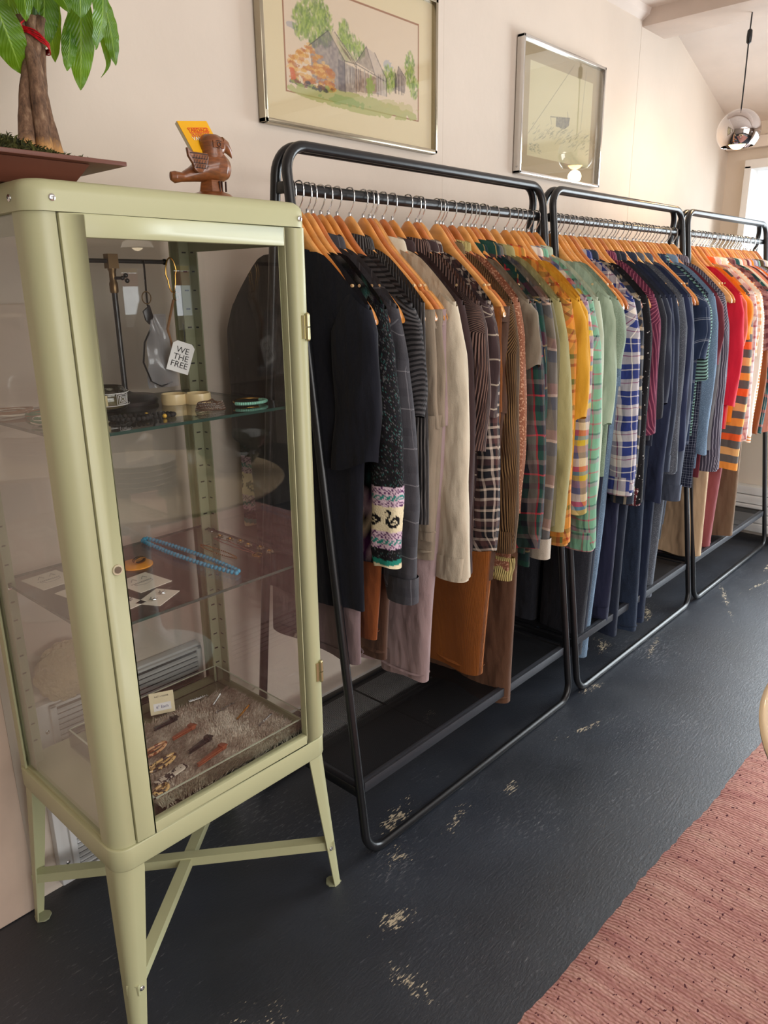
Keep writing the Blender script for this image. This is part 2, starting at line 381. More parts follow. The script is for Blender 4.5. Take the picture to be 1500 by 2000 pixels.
# ------------------------------------------------------------------ display cabinet
CX0, CX1, CY0, CY1 = .492, 1.014, 1.125, 1.548
cab = thing('display_cabinet', 'pale sage green metal display cabinet with glass door standing by the wall', 'cabinet', ((CX0+CX1)/2, (CY0+CY1)/2, 0))
OFF = cab.location.copy()
class CB(MB):
    def obj(s, name, m, parent=cab, **k):
        s.v = [(p[0]-OFF.x, p[1]-OFF.y, p[2]-OFF.z) for p in s.v]
        return MB.obj(s, name, m, parent, **k)
def rrect(x0, x1, y0, y1, r, n=6):
    P = []
    for cx, cy, a in ((x1-r, y1-r, 0), (x0+r, y1-r, 1), (x0+r, y0+r, 2), (x1-r, y0+r, 3)):
        for k in range(n+1):
            t = (a+k/n)*PI/2; P.append((cx+r*math.cos(t), cy+r*math.sin(t)))
    return P
def capmesh():
    mb = CB(); prof = [(0, 1.512), (.0, 1.538), (-.002, 1.545), (-.006, 1.551), (-.012, 1.555), (-.02, 1.5565)]
    V = []; F = []; n = 0
    for off, z in prof:
        P = rrect(CX0-.004-off, CX1+.004+off, CY0-.005-off, CY1+.003+off, .034+off*.6); n = len(P); V += [(x, y, z) for x, y in P]
    for j in range(len(prof)-1):
        for k in range(n): F.append((j*n+k, j*n+(k+1) % n, (j+1)*n+(k+1) % n, (j+1)*n+k))
    F.append(tuple(range(n-1, -1, -1))); F.append(tuple((len(prof)-1)*n+k for k in range(n)))
    mb.add(V, F); return mb
capmesh().obj('top_panel', GREEN, angle=60)
CB().prism(rrect(CX0-.004, CX1+.004, CY0-.005, CY1+.003, .034), 'z', .374, .421).obj('base_band', GREEN, bevel=.0025, angle=60)
CB().prism(rrect(CX0+.004, CX1-.004, CY0+.004, CY1-.004, .03), 'z', .4212, .4265).obj('bottom_panel', GREEN, angle=60)
def post(x, y, sx, sy, lx, ly, name='corner_post', R=.033, t=.004):
    """L-shaped rounded profile; corner at (x,y), wings lx, ly towards +sx / +sy"""
    n = 7; out = [(x+sx*lx, y)]
    for k in range(n+1):
        a = PI/2*k/n; out.append((x+sx*R*(1-math.sin(a)), y+sy*R*(1-math.cos(a))))
    out.append((x, y+sy*ly))
    inn = [(x+sx*t, y+sy*ly)]
    for k in range(n, -1, -1):
        a = PI/2*k/n; inn.append((x+sx*(t+(R-t)*(1-math.sin(a))), y+sy*(t+(R-t)*(1-math.cos(a)))))
    inn.append((x+sx*lx, y+sy*t))
    return CB().prism(out+inn, 'z', .4215, 1.5118).obj(name, GREEN, angle=60)
post(CX0, CY0, 1, 1, .040, .052); post(CX1, CY0, -1, 1, .016, .05, R=.014)
pl = post(CX0, CY1, 1, -1, .034, .04, R=.02); pr = post(CX1, CY1, -1, -1, .034, .04, R=.02)
# slotted uprights inside the back corners
for sx, xx in ((1, CX0+.012), (-1, CX1-.012)):
    up = CB().box(min(xx, xx+sx*.026), max(xx, xx+sx*.026), CY1-.046, CY1-.042, .427, 1.511).box(xx-.0015, xx+.0015, CY1-.075, CY1-.042, .427, 1.511).obj('shelf_upright', GREEN2, smooth=False)
    s = CB()
    for k in range(26): s.box(xx+sx*.009, xx+sx*.019, CY1-.0468, CY1-.0455, .48+.04*k, .483+.04*k)
    for k in range(26): s.box(xx+sx*.0016, xx+sx*.0022, CY1-.064, CY1-.054, .48+.04*k, .483+.04*k)
    s.obj('shelf_slots', BLACK, up, smooth=False)['kind'] = 'stuff'
# door
DX0, DX1, DZ0, DZ1 = .5335, .9965, .4245, 1.5105
GX0, GX1, GZ0, GZ1 = .571, .953, .446, 1.478
door = CB().box(DX0, GX0, CY0-.006, CY0+.012, DZ0, DZ1).box(GX1, DX1, CY0-.006, CY0+.012, DZ0, DZ1).box(GX0, GX1, CY0-.006, CY0+.012, GZ1, DZ1).box(GX0, GX1, CY0-.006, CY0+.012, DZ0, GZ0)
dro = door.obj('door', GREEN, bevel=.0014)
dp = bpy.data.objects
def sub(mb, name, m, parent, **k):
    o = CB.obj(mb, name, m, parent, **k); return o
sub(CB().box(GX0-.003, GX1+.003, CY0-.0005, CY0+.0028, GZ0-.003, GZ1+.003), 'door_glass', GLASS, dro, smooth=False)
lk = sub(CB().tube([(.557, CY0-.006, .957), (.557, CY0-.0085, .957)], .0092, 24), 'lock', mat('satin_nickel', (196, 188, 160), .4, .6), dro)
sub(CB().tube([(.557, CY0-.0085, .957), (.557, CY0-.0098, .957)], .006, 20).box(.553, .561, CY0-.0101, CY0-.0097, .9563, .9577), 'key_slot', mat('dull_nickel', (120, 110, 95), .35, .8), dro)
for z in (1.331, .589):
    sub(CB().tube([(.999, CY0-.009, z-.022), (.999, CY0-.009, z-.001)], .0052, 14).tube([(.999, CY0-.009, z+.001), (.999, CY0-.009, z+.022)], .0052, 14).box(.986, .999, CY0-.0085, CY0-.006, z-.022, z+.022).sphere((.999, CY0-.009, z+.0225), .005, 10).sphere((.999, CY0-.009, z-.0225), .005, 10), 'hinge', mat('nickel_hinge', (190, 182, 140), .28, .8, var=.02), cab)
# side and back glass with slim rails
CB().box(CX0+.006, CX0+.009, CY0+.03, CY1-.03, .4285, 1.511).obj('side_glass', GLASS, smooth=False)
CB().box(CX1-.009, CX1-.006, CY0+.03, CY1-.03, .4285, 1.511).obj('side_glass', GLASS, smooth=False)
CB().box(CX0+.03, CX1-.03, CY1-.009, CY1-.006, .4285, 1.511).obj('back_glass', GLASS, smooth=False)
CB().box(CX0+.010, CX0+.014, CY0+.05, CY1-.04, 1.482, 1.511).obj('top_rail', GREEN2, smooth=False)
CB().box(CX1-.014, CX1-.010, CY0+.05, CY1-.04, 1.482, 1.511).obj('top_rail', GREEN2, smooth=False)
def shelf(z):
    g = CB().box(CX0+.022, CX1-.022, CY0+.018, CY1-.018, z-.005, z).obj('glass_shelf', SHELFG, smooth=False)
    e = CB()
    for a in ((CX0+.0215, CX1-.0215, CY0+.0172, CY0+.0180), (CX0+.0215, CX1-.0215, CY1-.0180, CY1-.0172)): e.box(*a, z-.0052, z+.0002)
    for a in ((CX0+.0212, CX0+.0220), (CX1-.0220, CX1-.0212)): e.box(a[0], a[1], CY0+.0172, CY1-.0172, z-.0052, z+.0002)
    CB.obj(e, 'shelf_edge', mat('dark_green_glass_edge', (38, 62, 56), .12), g, smooth=False)
    for x in (CX0+.018, CX1-.018):
        for y in (CY0+.04, CY1-.055): CB().box(x-.006, x+.006, y-.008, y+.008, z-.011, z-.0056).obj('shelf_clip', CHROME, g, smooth=True, bevel=.001)
shelf(1.180); shelf(.845)
# screws
SCREW = MB().lathe([(.0052, 0), (.0050, .0016), (.0035, .0026), (.0018, .0028), (.0017, .0012), (.0001, .0012)], 16).mesh('screw', CHROME)
for p, r in (((.527, CY0-.005, 1.530), (PI/2, 0, 0)), ((.993, CY0-.005, 1.527), (PI/2, 0, 0)), ((CX0-.004, 1.168, 1.530), (0, -PI/2, 0)), ((CX0-.004, 1.50, 1.530), (0, -PI/2, 0))):
    inst(SCREW, 'screw', cab, Vector(p)-OFF, r)
# legs: tapered L profiles, splayed
def leg(x, y, sx, sy):
    fx, fy = x-sx*.019, y-sy*.019
    rows = [(.376, .052), (.36, .052), (.2, .040), (.1, .032), (.03, .027), (.0, .024)]
    V = []; F = []; n = 0
    for z, w in rows:
        k = 1-z/.376; cx = x+(fx-x)*k; cy = y+(fy-y)*k; R = .028*(w/.052); t = .003
        o = [(cx+sx*w, cy)]
        for i in range(7):
            a = PI/2*i/6; o.append((cx+sx*R*(1-math.sin(a)), cy+sy*R*(1-math.cos(a))))
        o.append((cx, cy+sy*w)); o.append((cx+sx*t, cy+sy*w))
        for i in range(6, -1, -1):
            a = PI/2*i/6; o.append((cx+sx*(t+(R-t)*(1-math.sin(a))), cy+sy*(t+(R-t)*(1-math.cos(a)))))
        o.append((cx+sx*w, cy+sy*t)); n = len(o); V += [(p[0], p[1], z) for p in o]
    for j in range(len(rows)-1):
        for i in range(n): F.append((j*n+i, j*n+(i+1) % n, (j+1)*n+(i+1) % n, (j+1)*n+i))
    F.append(tuple(range(n))); F.append(tuple((len(rows)-1)*n+i for i in range(n-1, -1, -1)))
    mb = CB(); mb.add(V, F); L = mb.obj('leg', GREEN, angle=55)
    f = CB(); f.prism([(fx+sx*a, fy+sy*b_) for a, b_ in ((.002, .002), (.026, .002), (.034, .012), (.034, .022), (.022, .034), (.012, .034), (.002, .026))], 'z', .0005, .004)
    CB.obj(f, 'foot', GREEN2, L, smooth=False)
    inst(SCREW, 'screw', L, Vector((x-sx*.0125+sx*.022, y-sy*.0125-sy*.001, .113))-OFF, (sy*PI/2, 0, 0))
    return fx, fy
A = leg(CX0, CY0, 1, 1); B = leg(CX1, CY0, -1, 1); C_ = leg(CX1, CY1, -1, -1); D = leg(CX0, CY1, 1, -1)
def brace(p, q, z):
    d = Vector((q[0]-p[0], q[1]-p[1], 0)); L = d.length; d.normalize(); n = Vector((-d.y, d.x, 0))
    mb = CB(); P0 = Vector((p[0], p[1], z))+d*.006; P1 = Vector((q[0], q[1], z))-d*.006
    for a0, a1, z0, z1 in ((-.012, .012, 0, .003), (-.012, -.009, -.02, 0), (.009, .012, -.02, 0)):
        V = []
        for P in (P0, P1):
            for a, zz in ((a0, z0), (a1, z0), (a1, z1), (a0, z1)): V.append(P+n*a+Vector((0, 0, zz)))
        mb.add(V, [(0, 1, 2, 3), (7, 6, 5, 4), (0, 4, 5, 1), (1, 5, 6, 2), (2, 6, 7, 3), (3, 7, 4, 0)])
    mb.obj('cross_brace', GREEN, smooth=False)
i_ = .008
brace((A[0]+i_, A[1]+i_), (C_[0]-i_, C_[1]-i_), .122); brace((B[0]-i_, B[1]+i_), (D[0]+i_, D[1]-i_), .1255)

# ------------------------------------------------------------------ garment racks
ROD_Z, RACK_Y = 1.61, 1.325
def loop_pts(x0, x1, yb, yt, zb, zt, r=.058, n=8):
    P = []
    for cx, cz, a in ((x1-r, zt-r, 0), (x0+r, zt-r, 1), (x0+r, zb+r, 2), (x1-r, zb+r, 3)):
        for k in range(n+1):
            t = (a+k/n)*PI/2; x = cx+r*math.cos(t); z = cz+r*math.sin(t); P.append((x, yb+(yt-yb)*(z-zb)/(zt-zb), z))
    Q = []
    for i, p in enumerate(P):
        q = P[(i+1) % len(P)]; Q.append(p)
        if (Vector(q)-Vector(p)).length > .2:
            for k in (1, 2, 3): Q.append(tuple(Vector(p).lerp(Vector(q), k/4)))
    return Q
def mesh_mat():
    m, nt, b = newmat('perforated_steel'); tc = nd(nt, 'ShaderNodeTexCoord'); sp = nd(nt, 'ShaderNodeSeparateXYZ'); nt.links.new(tc.outputs['Object'], sp.inputs[0])
    b.inputs['Base Color'].default_value = rgba((26, 27, 30)); b.inputs['Roughness'].default_value = .45
    def f(x):
        a = math_(nt, 'SUBTRACT', math_(nt, 'FRACT', math_(nt, 'MULTIPLY', x, 1/.0042)), .5); return math_(nt, 'POWER', a, 2)
    d = math_(nt, 'ADD', f(sp.outputs[0]), f(sp.outputs[1]))
    h = math_(nt, 'LESS_THAN', d, .125)
    t = nd(nt, 'ShaderNodeBsdfTransparent'); ms = nd(nt, 'ShaderNodeMixShader'); nt.links.new(h, ms.inputs[0]); nt.links.new(b.outputs[0], ms.inputs[1]); nt.links.new(t.outputs[0], ms.inputs[2]); nt.links.new(ms.outputs[0], nt.nodes['Material Output'].inputs[0])
    return m
MESH = mesh_mat()
RACKS = ((1.118, 2.170), (2.205, 3.255), (3.290, 4.345))
WHO = ('nearest black tube clothes rack, right beside the green cabinet', 'middle black tube clothes rack of the row', 'farthest black tube clothes rack, by the bright window')
for (x0, x1), who in zip(RACKS, WHO):
    t = thing('clothes_rack', who, 'clothes rack', ((x0+x1)/2, RACK_Y, 0)); ox, oy = (x0+x1)/2, RACK_Y
    def loc(P): return [(p[0]-ox, p[1]-oy, p[2]) for p in P]
    f = MB().tube(loc(loop_pts(x0+.012, x1-.012, 1.112, RACK_Y-.010, .0125, 1.695)), .0115, 12, closed=True, rz=1.0).obj('front_frame', BLACK, t, angle=60)
    MB().tube(loc(loop_pts(x0+.012, x1-.012, 1.545, RACK_Y+.013, .0125, 1.695)), .0115, 12, closed=True).obj('rear_frame', BLACK, t, angle=60)
    MB().tube(loc([(x0+.02, RACK_Y, ROD_Z), (x1-.02, RACK_Y, ROD_Z)]), .0125, 16).obj('hanging_rod', BLACK, t)
    yf = 1.112+(RACK_Y-.010-1.112)*.20/1.68; yr = 1.545+(RACK_Y+.013-1.545)*.20/1.68; z = .205
    MB().box(x0+.03-ox, x1-.03-ox, yf-.002-oy, yf+.006-oy, z-.028, z).box(x0+.03-ox, x1-.03-ox, yf+.006-oy, yf+.018-oy, z-.003, z).obj('shelf_front_rail', mat('grey_black_rail', (52, 54, 60), .42, var=.05), t, smooth=True, bevel=.0015)
    MB().box(x0+.03-ox, x1-.03-ox, yr-.018-oy, yr+.002-oy, z-.020, z).obj('shelf_rear_rail', BLACK, t, smooth=True, bevel=.0015)
    for xx in (x0+.012, x1-.012):
        sb = MB().box(xx-.009-ox, xx+.009-ox, yf-oy, yr-oy, z-.028, z-.002).obj('shelf_side_bar', BLACK, t, smooth=True, bevel=.0015)
        s = 1 if xx < ox else -1
        inst(SCREW, 'bolt', sb, (xx+s*(-.009 if xx > ox else .009)-ox, (yf+yr)/2-oy, z-.012), (0, PI/2*(1 if xx < ox else -1), 0), (1.2, 1.2, 1.2))
    MB().box(x0+.03-ox, x1-.03-ox, yf+.006-oy, yr-.006-oy, z-.0045, z-.0035).obj('perforated_shelf', MESH, t, smooth=False)
    for k in (1/3, 2/3):
        xx = x0+(x1-x0)*k-ox; MB().tube([(xx, yf-oy, z-.009), (xx, yr-oy, z-.009)], .0028, 8).obj('shelf_cross_wire', BLACK, t)
    for xx in (x0+.012, x1-.012):
        MB().box(xx-.006-ox, xx+.006-ox, RACK_Y-.02-oy, RACK_Y+.02-oy, 1.598, 1.622).obj('rod_bracket', BLACK, t, smooth=True, bevel=.002)

# ------------------------------------------------------------------ hangers
def hanger_meshes():
    out = {}
    for key, M_ in (('a', WOODH), ('b', WOODH2), ('c', WOODH3)):
        def prof(u):
            y = -.222+.444*u; a = abs(y)/.222
            z = -.004-.176*(a**1.45*.55+.45*a)+.030*math.exp(-(a/.21)**2); x = .003*a**2.2
            h = .0235*(1-.30*a)+.003*math.exp(-(a/.2)**2)
            if a > .93: h *= math.sqrt(max(.02, 1-((a-.93)/.075)**2))
            if .735 < a < .775: h *= .72
            return y, z, x, h
        def fn(u, v):
            y, z, x, h = prof(v); t = 2*PI*u; th = .0068
            return (x+th*math.copysign(abs(math.cos(t))**.7, math.cos(t)), y, z-.019+h*math.copysign(abs(math.sin(t))**.8, math.sin(t))), (y, z)
        mb = MB().grid(lambda u, v: fn(u, v), 14, 60, close=True)
        n = 14; mb.f.append(tuple(range(n-1, -1, -1))); mb.f.append(tuple(60*n+k for k in range(n)))
        out[key] = mb.mesh('hanger_body', M_, angle=50)
    R = .0165; P = [(0, 0, .005), (0, 0, .026)]
    # swan-neck then hook over the rod (rod centre 0.065 above the wood)
    P += [(0, .003, .040), (0, .011, .051), (0, .0160, .062), (0, R, .073)]
    for k in range(1, 12): a = k*PI/10; P.append((0, R*math.cos(a), .077+R*math.sin(a)*.95))
    P = [(p[0], -p[1] if i > 1 else 0, p[2]) for i, p in enumerate(P)]
    out['hook'] = MB().tube(P, .0016, 8).mesh('hook', CHROME)
    out['collar'] = MB().lathe([(.0045, -.004), (.0045, .004), (.003, .006)], 12).mesh('ferrule', CHROME)
    out['peg'] = MB().tube([(-.004, 0, 0), (.001, 0, 0)], .0034, 10).mesh('peg', mat('pale_peg', (235, 200, 150), .3))
    return out
HM = hanger_meshes()
HZ = 1.533
ORD = {0: 'nearest', 1: 'middle', 2: 'farthest'}
def hanger(x, label, tone, rz=0, rackno=0, dy=0):
    t = thing('clothes_hanger', label, 'hanger', (x, RACK_Y+dy, HZ), rz, 'wooden hangers on the %s rack' % ORD[rackno])
    b = inst(HM[tone], 'hanger_body', t)
    inst(HM['hook'], 'hook', t); inst(HM['collar'], 'ferrule', t, (0, 0, .033))
    for s in (-1, 1): inst(HM['peg'], 'peg', b, (-.0062, s*.165, -.126))
    return t

# ------------------------------------------------------------------ garments
def shz(y, ws):
    a = min(1.0, abs(y)/.222); return -.002-.176*(a**1.45*.55+.45*a)+.013
class Rnd(random.Random): pass
def top(x, cat, name, label, m, sleeve='long', zc=.72, hem=.74, ws=.226, wh=.230, th=.015, sa=.052, sb=.040, sx=-.004, st=.020, collar='shirt', cm=None, cuff=None, cuffm=None, rz=0, seed=0, out=.012, rackno=0, tone='a', dy=0, colors=None, hangname=None, nh=True, lean=0, sm=None, zf=None, extras=None):
    R = random.Random(seed*7+3); h1, h2, h3 = R.uniform(0, 6), R.uniform(0, 6), R.uniform(0, 6)
    dy += R.uniform(-.006, .006)
    g = thing(name, label, cat, (x, RACK_Y+dy, HZ), rz, 'garments hanging on the %s rack' % ORD[rackno])
    H = hem-HZ; z_sh = shz(ws, ws)
    fq = R.choice((7, 9, 11)); fa = R.uniform(.004, .008)
    def body(u, v):
        a = 2*PI*u; cy = math.cos(a); sy = math.sin(a)
        v2 = v**1.1
        w = ws+(wh-ws)*min(1, v*1.4)
        y = w*math.copysign(abs(cy)**.85, cy)
        zt = shz(y*ws/w, ws)-.002
        zt += .004-{'crew': .040, 'high': .020, 'hood': .02, 'shirt': .022}.get(collar, .03)*math.exp(-(y/.085)**4)
        z = zt+(H-zt)*v2 + (.010*math.sin(y*9+h1))*v
        d = max(th*(.25+.75*min(1, (v*9)**.6)), .0125) * (1+.15*math.sin(v*8+h2))
        xx = d*math.copysign(abs(sy)**.6, sy)
        xx += fa*v*math.sin(y*60/fq*3+h1+v*2) + .003*math.sin(y*70+h2+v*3)*min(1, v*3)
        xx += lean*v
        s = 1 if sy >= 0 else -1
        return (xx, y, z), (y+(.7 if s > 0 else 0), z)
    mb = MB().grid(body, 56, 26, close=True)
    b = mb.obj('body', m, g, colors=colors(mb, 'body') if colors else None, angle=70)
    # sleeves
    def sleeve_mesh(sd):
        L = zc-HZ if sleeve == 'long' else zc-HZ
        k1 = R.uniform(0, 6)
        nr = 44 if colors else 30
        def f(u, v):
            a = 2*PI*u; z0 = z_sh+.004; z = z0+(L-z0)*v
            yo = ws+.004+out*math.sin(min(1, v*1.5)*PI/2)*1.6+.018*min(1, v*6)**.7   # outer edge
            wd = (sa+(sb-sa)*v)*2
            if sleeve == 'long' and v > .93: wd *= 1-.12*(v-.93)/.07
            wd *= min(1, .42+.58*(v*5.0)**.7)
            yo += .006*math.sin(v*7+k1)*v
            yi = yo-wd
            yc = (yo+yi)/2; hy = wd/2
            t = .0128+(st-.0128)*min(1, v*5)**1.2*(1+.10*math.sin(v*11+k1))
            cx, sn = math.cos(a), math.sin(a)
            yy = yc+hy*math.copysign(abs(cx)**.9, cx)
            xx = sx*min(1, v*5)+t*math.copysign(abs(sn)**.8, sn)*(1-.12*math.sin(a*3+v*9+k1)*min(1, v*2))
            if sn > -2: xx += .0022*math.sin(z*34+k1+yy*30)*min(1, v*4)*(1 if sn < 0 else -1)*(.4+.6*math.sin(v*6+k1)**2)
            # the shoulder end follows the hanger's slope
            zz = z+(ws-abs(yy))*.72*max(0, 1-v*4)-.010*max(0, 1-v*8)
            if sleeve == 'short': zz += (yo-yy)*(-.28)*v+.004*math.sin(a*3+k1)*v
            else: zz += .004*math.sin(a*2+k1)*v
            return (xx+lean*v*1.2, -sd*yy if sd > 0 else yy, zz), (a*wd/2/PI*2.2, z)
        mb = MB().grid(f, 36 if not colors else 110, nr if not colors else 210, close=True)
        return mb
    if sleeve:
        for sd in (1, -1):
            mb = sleeve_mesh(sd)
            so = mb.obj('sleeve', sm or m, g, colors=colors(mb, 'sleeve') if colors else None, angle=70)
            if sleeve == 'long' and cuff and sd > 0:
                c = MB(); zz = zc-HZ; wd = sb*.92; yc = -(ws+.004+out*1.6+.018-wd-.006*0)
                c.grid(lambda u, v: ((sx+lean*1.2+(st+.0035)*math.copysign(abs(math.sin(2*PI*u))**.7, math.sin(2*PI*u)), yc+(wd*.97)*math.cos(2*PI*u)*1.02, zz+.056-.064*v), (u*.22, zz-.05*v)), 28, 4, close=True)
                c.obj('cuff', cuffm or m, so, angle=70)
    # collar
    cmx = cm or m
    if collar == 'shirt':
        prof = [(0, -.006), (0, .020), (.006, .026), (.013, .018), (.020, -.012)]
    elif collar == 'crew': prof = [(0, -.002), (.002, .010), (.006, .012), (.009, .004), (.008, -.006)]
    elif collar == 'hood': prof = [(0, -.004), (.004, .022), (.014, .034), (.026, .022), (.032, -.01), (.026, -.045)]
    elif collar == 'high': prof = [(0, -.006), (.001, .030), (.004, .034), (.007, .028), (.010, -.006)]
    else: prof = None
    if prof:
        def cf(u, v):
            a = 2*PI*u; i = v*(len(prof)-1); k = min(int(i), len(prof)-2); q = i-k
            o = prof[k][0]*(1-q)+prof[k+1][0]*q; z = prof[k][1]*(1-q)+prof[k+1][1]*q
            y = (.058+o)*math.cos(a); xx = (.013+o*.75)*math.sin(a)
            zb = shz(.055, .2)-{'crew': .036, 'high': .022, 'hood': .018, 'shirt': .016}[collar]
            return (xx, y, zb+z+.012*math.cos(a)**2*(-1)+.004), (a*.06, z)
        MB().grid(cf, 32, 10, close=True).obj('collar', cmx, g, angle=80)
    if extras:
        extras(g, dict(ws=ws, zc=zc-HZ, sx=sx, st=st, H=H, out=out, sb=sb))
    if nh: hanger(x, 'wooden hanger carrying the '+(hangname or ' '.join(label.split(',')[0].split()[:11])), tone, rz, rackno, dy)
    return g
def tube2(yc0, yc1, h0, h1, z0, z1, t0, t1, seed, nu=28, nv=24, flare=0):
    R = random.Random(seed); k1, k2 = R.uniform(0, 6), R.uniform(0, 6)
    def f(u, v):
        a = 2*PI*u; c, s = math.cos(a), math.sin(a); z = z0+(z1-z0)*v
        hy = h0+(h1-h0)*v+flare*v*v; y = yc0+(yc1-yc0)*v+hy*math.copysign(abs(c)**.8, c)
        xx = (t0+(t1-t0)*v)*math.copysign(abs(s)**.7, s)+.004*math.sin(y*38+k1+v*3)*min(1, v*2)+.003*math.sin(v*9+k2)
        return (xx, y, z+.004*math.sin(y*30+k2)*v), (y+(.5 if s > 0 else 0), z)
    return MB().grid(f, nu, nv, close=True)
def trousers(x, label, m, hem=.33, wa=.18, lw=.095, hw=.088, th=.014, seed=0, rackno=0, tone='b', rz=0, zw=1.352, crotch=.27, cat='trousers', name='trousers', rear=True, dy=0, flare=0, hangname=None, wm=None, skirt=False, nh=True, cuffed=False, lean=0):
    g = thing(name, label, cat, (x, RACK_Y+dy, zw), rz, 'garments hanging on the %s rack' % ORD[rackno])
    H = hem-zw
    if skirt:
        tube2(0, 0, wa, wa+lw*.4, 0, H, th, th*1.6, seed, 44, 26, flare).obj('skirt_body', m, g, angle=70)
    else:
        tube2(0, 0, wa, wa+.012, 0, -crotch, th*.8, th*1.2, seed, 44, 10).obj('hips', m, g, angle=70)
        for s in ((-1, 1) if rear else (-1,)):
            mb = tube2(s*(wa-lw+.008), s*(wa-lw+.002)*(.92), lw, hw, -crotch+.03, H, th*1.2, th*1.35, seed+s, 30, 26, flare)
            lg = mb.obj('trouser_leg', m, g, angle=70)
            if cuffed: tube2(s*(wa-lw+.002)*.92, s*(wa-lw+.002)*.92, hw+flare+.003, hw+flare+.003, H+.05, H-.003, th*1.5, th*1.5, seed, 24, 3).obj('turn_up', m, lg, angle=70)
            else: tube2(s*(wa-lw+.002)*.92, s*(wa-lw+.002)*.92, hw+flare+.0012, hw+flare+.0012, H+.024, H+.022, th*1.45, th*1.45, seed, 24, 1).obj('hem_stitch', m, lg, angle=70)
    tube2(0, 0, wa+.001, wa+.001, .002, -.038, th*.9, th*.9, seed, 36, 3).obj('waistband', wm or m, g, angle=70)
    for yy in (-wa+.03, -wa+.11, 0, wa-.11, wa-.03):
        MB().box(-th*.9-.003, -th*.9+.001, yy-.005, yy+.005, -.045, .003).obj('belt_loop', wm or m, g, smooth=True, bevel=.001)
    for s in (-1, 1):
        MB().tube([(0.006, s*.165, HZ-.131-zw), (0.0, s*(wa-.02), -.004)], .0012, 5).obj('hanging_loop', BLACK, g)
    if nh: hanger(x, 'wooden hanger holding the '+(hangname or ' '.join(label.split(',')[0].split()[:11])), tone, rz, rackno, dy)
    return g

# ------------------------------------------------------------------ fabrics
K = (12, 13, 17)
NAVYK = fab('navy_black_jersey', (21, 23, 33), bs=.15, fade=.15)
BOUCLE = fab('black_boucle', (18, 18, 20), speck=((62, 120, 110), .66), sscale=90, bs=1.0, wr=.8, fade=.3)
GREYPL = fab('grey_windowpane_flannel', K, warp=[(0, (66, 65, 70)), (.46, (118, 118, 124)), (.5, (60, 60, 66))], weft=[(0, (62, 61, 66)), (.46, (128, 126, 130)), (.49, (64, 64, 70)), (.8, (52, 52, 58))], P=.085, f=.5)
RIBK = fab('black_ribbed_knit', (46, 45, 48), weft=[(0, (30, 30, 33)), (.45, (78, 76, 78))], P=.011, bs=.5, cord=-.011)
CORDK = fab('charcoal_pinstripe_cord', K, warp=[(0, (46, 44, 46)), (.6, (92, 88, 86))], P=.0085, cord=.0085)
KHAKI = fab('khaki_grey_canvas', (150, 136, 118), bs=.25, fade=.14)
MAUVE = fab('mauve_twill', (160, 138, 138), fade=.06)
MAUVED = fab('dusky_mauve_twill', (120, 102, 104), fade=.06)
BEIGE = fab('beige_twill', (204, 192, 170), fade=.08, bs=.3)
BRCORD = fab('brown_stripe_corduroy', K, warp=[(0, (50, 34, 34)), (.5, (126, 98, 88))], P=.0088, cord=.0088)
DKBR = fab('dark_brown_wool', (58, 42, 42), fade=.15)
WINBR = fab('brown_windowpane', K, warp=[(0, (66, 50, 50)), (.93, (205, 190, 170))], weft=[(0, (62, 48, 50)), (.93, (215, 200, 178))], P=.06, f=.5)
BWPL = fab('black_cream_plaid', K, warp=[(0, (28, 28, 34)), (.3, (200, 184, 170)), (.42, (30, 28, 34)), (.55, (96, 66, 62)), (.8, (30, 28, 34)), (.92, (190, 176, 160))], weft=[(0, (26, 27, 34)), (.34, (206, 190, 172)), (.46, (34, 30, 34)), (.6, (82, 54, 54)), (.86, (196, 180, 165))], P=.055, f=.5)
CINN = fab('cinnamon_corduroy', (160, 92, 34), bs=.4, cord=.0022, fade=.2)
BRN = fab('coffee_brown_twill', (100, 70, 52), fade=.15)
BRN2 = fab('brown_waxed_cotton', (88, 62, 48), fade=.2, rough=.6)
RUST = fab('rust_cotton', (132, 72, 36), fade=.1)
BRJK = fab('olive_brown_corduroy', K, warp=[(0, (76, 54, 34)), (.5, (122, 92, 58))], P=.006, cord=.006, fade=.2)
TWEED = fab('rust_tweed_knit', (150, 96, 72), speck=((205, 160, 130), .56), sscale=160, bs=.8)
PALEY = fab('pale_yellow_rib', (206, 188, 122), bs=.3, cord=.006)
TAUPE = fab('taupe_jersey', (120, 108, 92))
REDPL = fab('red_green_tartan', K, warp=[(0, (34, 38, 48)), (.22, (188, 40, 56)), (.28, (30, 66, 54)), (.52, (24, 26, 36)), (.64, (120, 104, 98)), (.82, (168, 36, 50)), (.86, (28, 60, 52))], weft=[(0, (36, 70, 60)), (.2, (180, 36, 54)), (.25, (26, 30, 42)), (.5, (104, 92, 88)), (.62, (28, 64, 54)), (.85, (20, 22, 34))], P=.11, f=.5)
GRNPL = fab('forest_green_tartan', K, warp=[(0, (18, 58, 48)), (.4, (22, 28, 48)), (.7, (196, 160, 90)), (.74, (20, 54, 46))], weft=[(0, (20, 60, 50)), (.4, (24, 28, 48)), (.66, (150, 120, 80)), (.7, (84, 34, 44))], P=.12, f=.5)
GRBR = fab('grey_brown_plaid', K, warp=[(0, (104, 98, 88)), (.4, (78, 78, 84)), (.7, (190, 160, 140)), (.76, (90, 86, 76))], weft=[(0, (110, 100, 86)), (.45, (72, 74, 82)), (.72, (200, 170, 150)), (.78, (150, 110, 96))], P=.13, f=.5)
OLIVE = fab('olive_twill', (152, 144, 98), fade=.1, bs=.3)
OLIVE2 = fab('dark_olive_wool', (104, 98, 72), fade=.1)
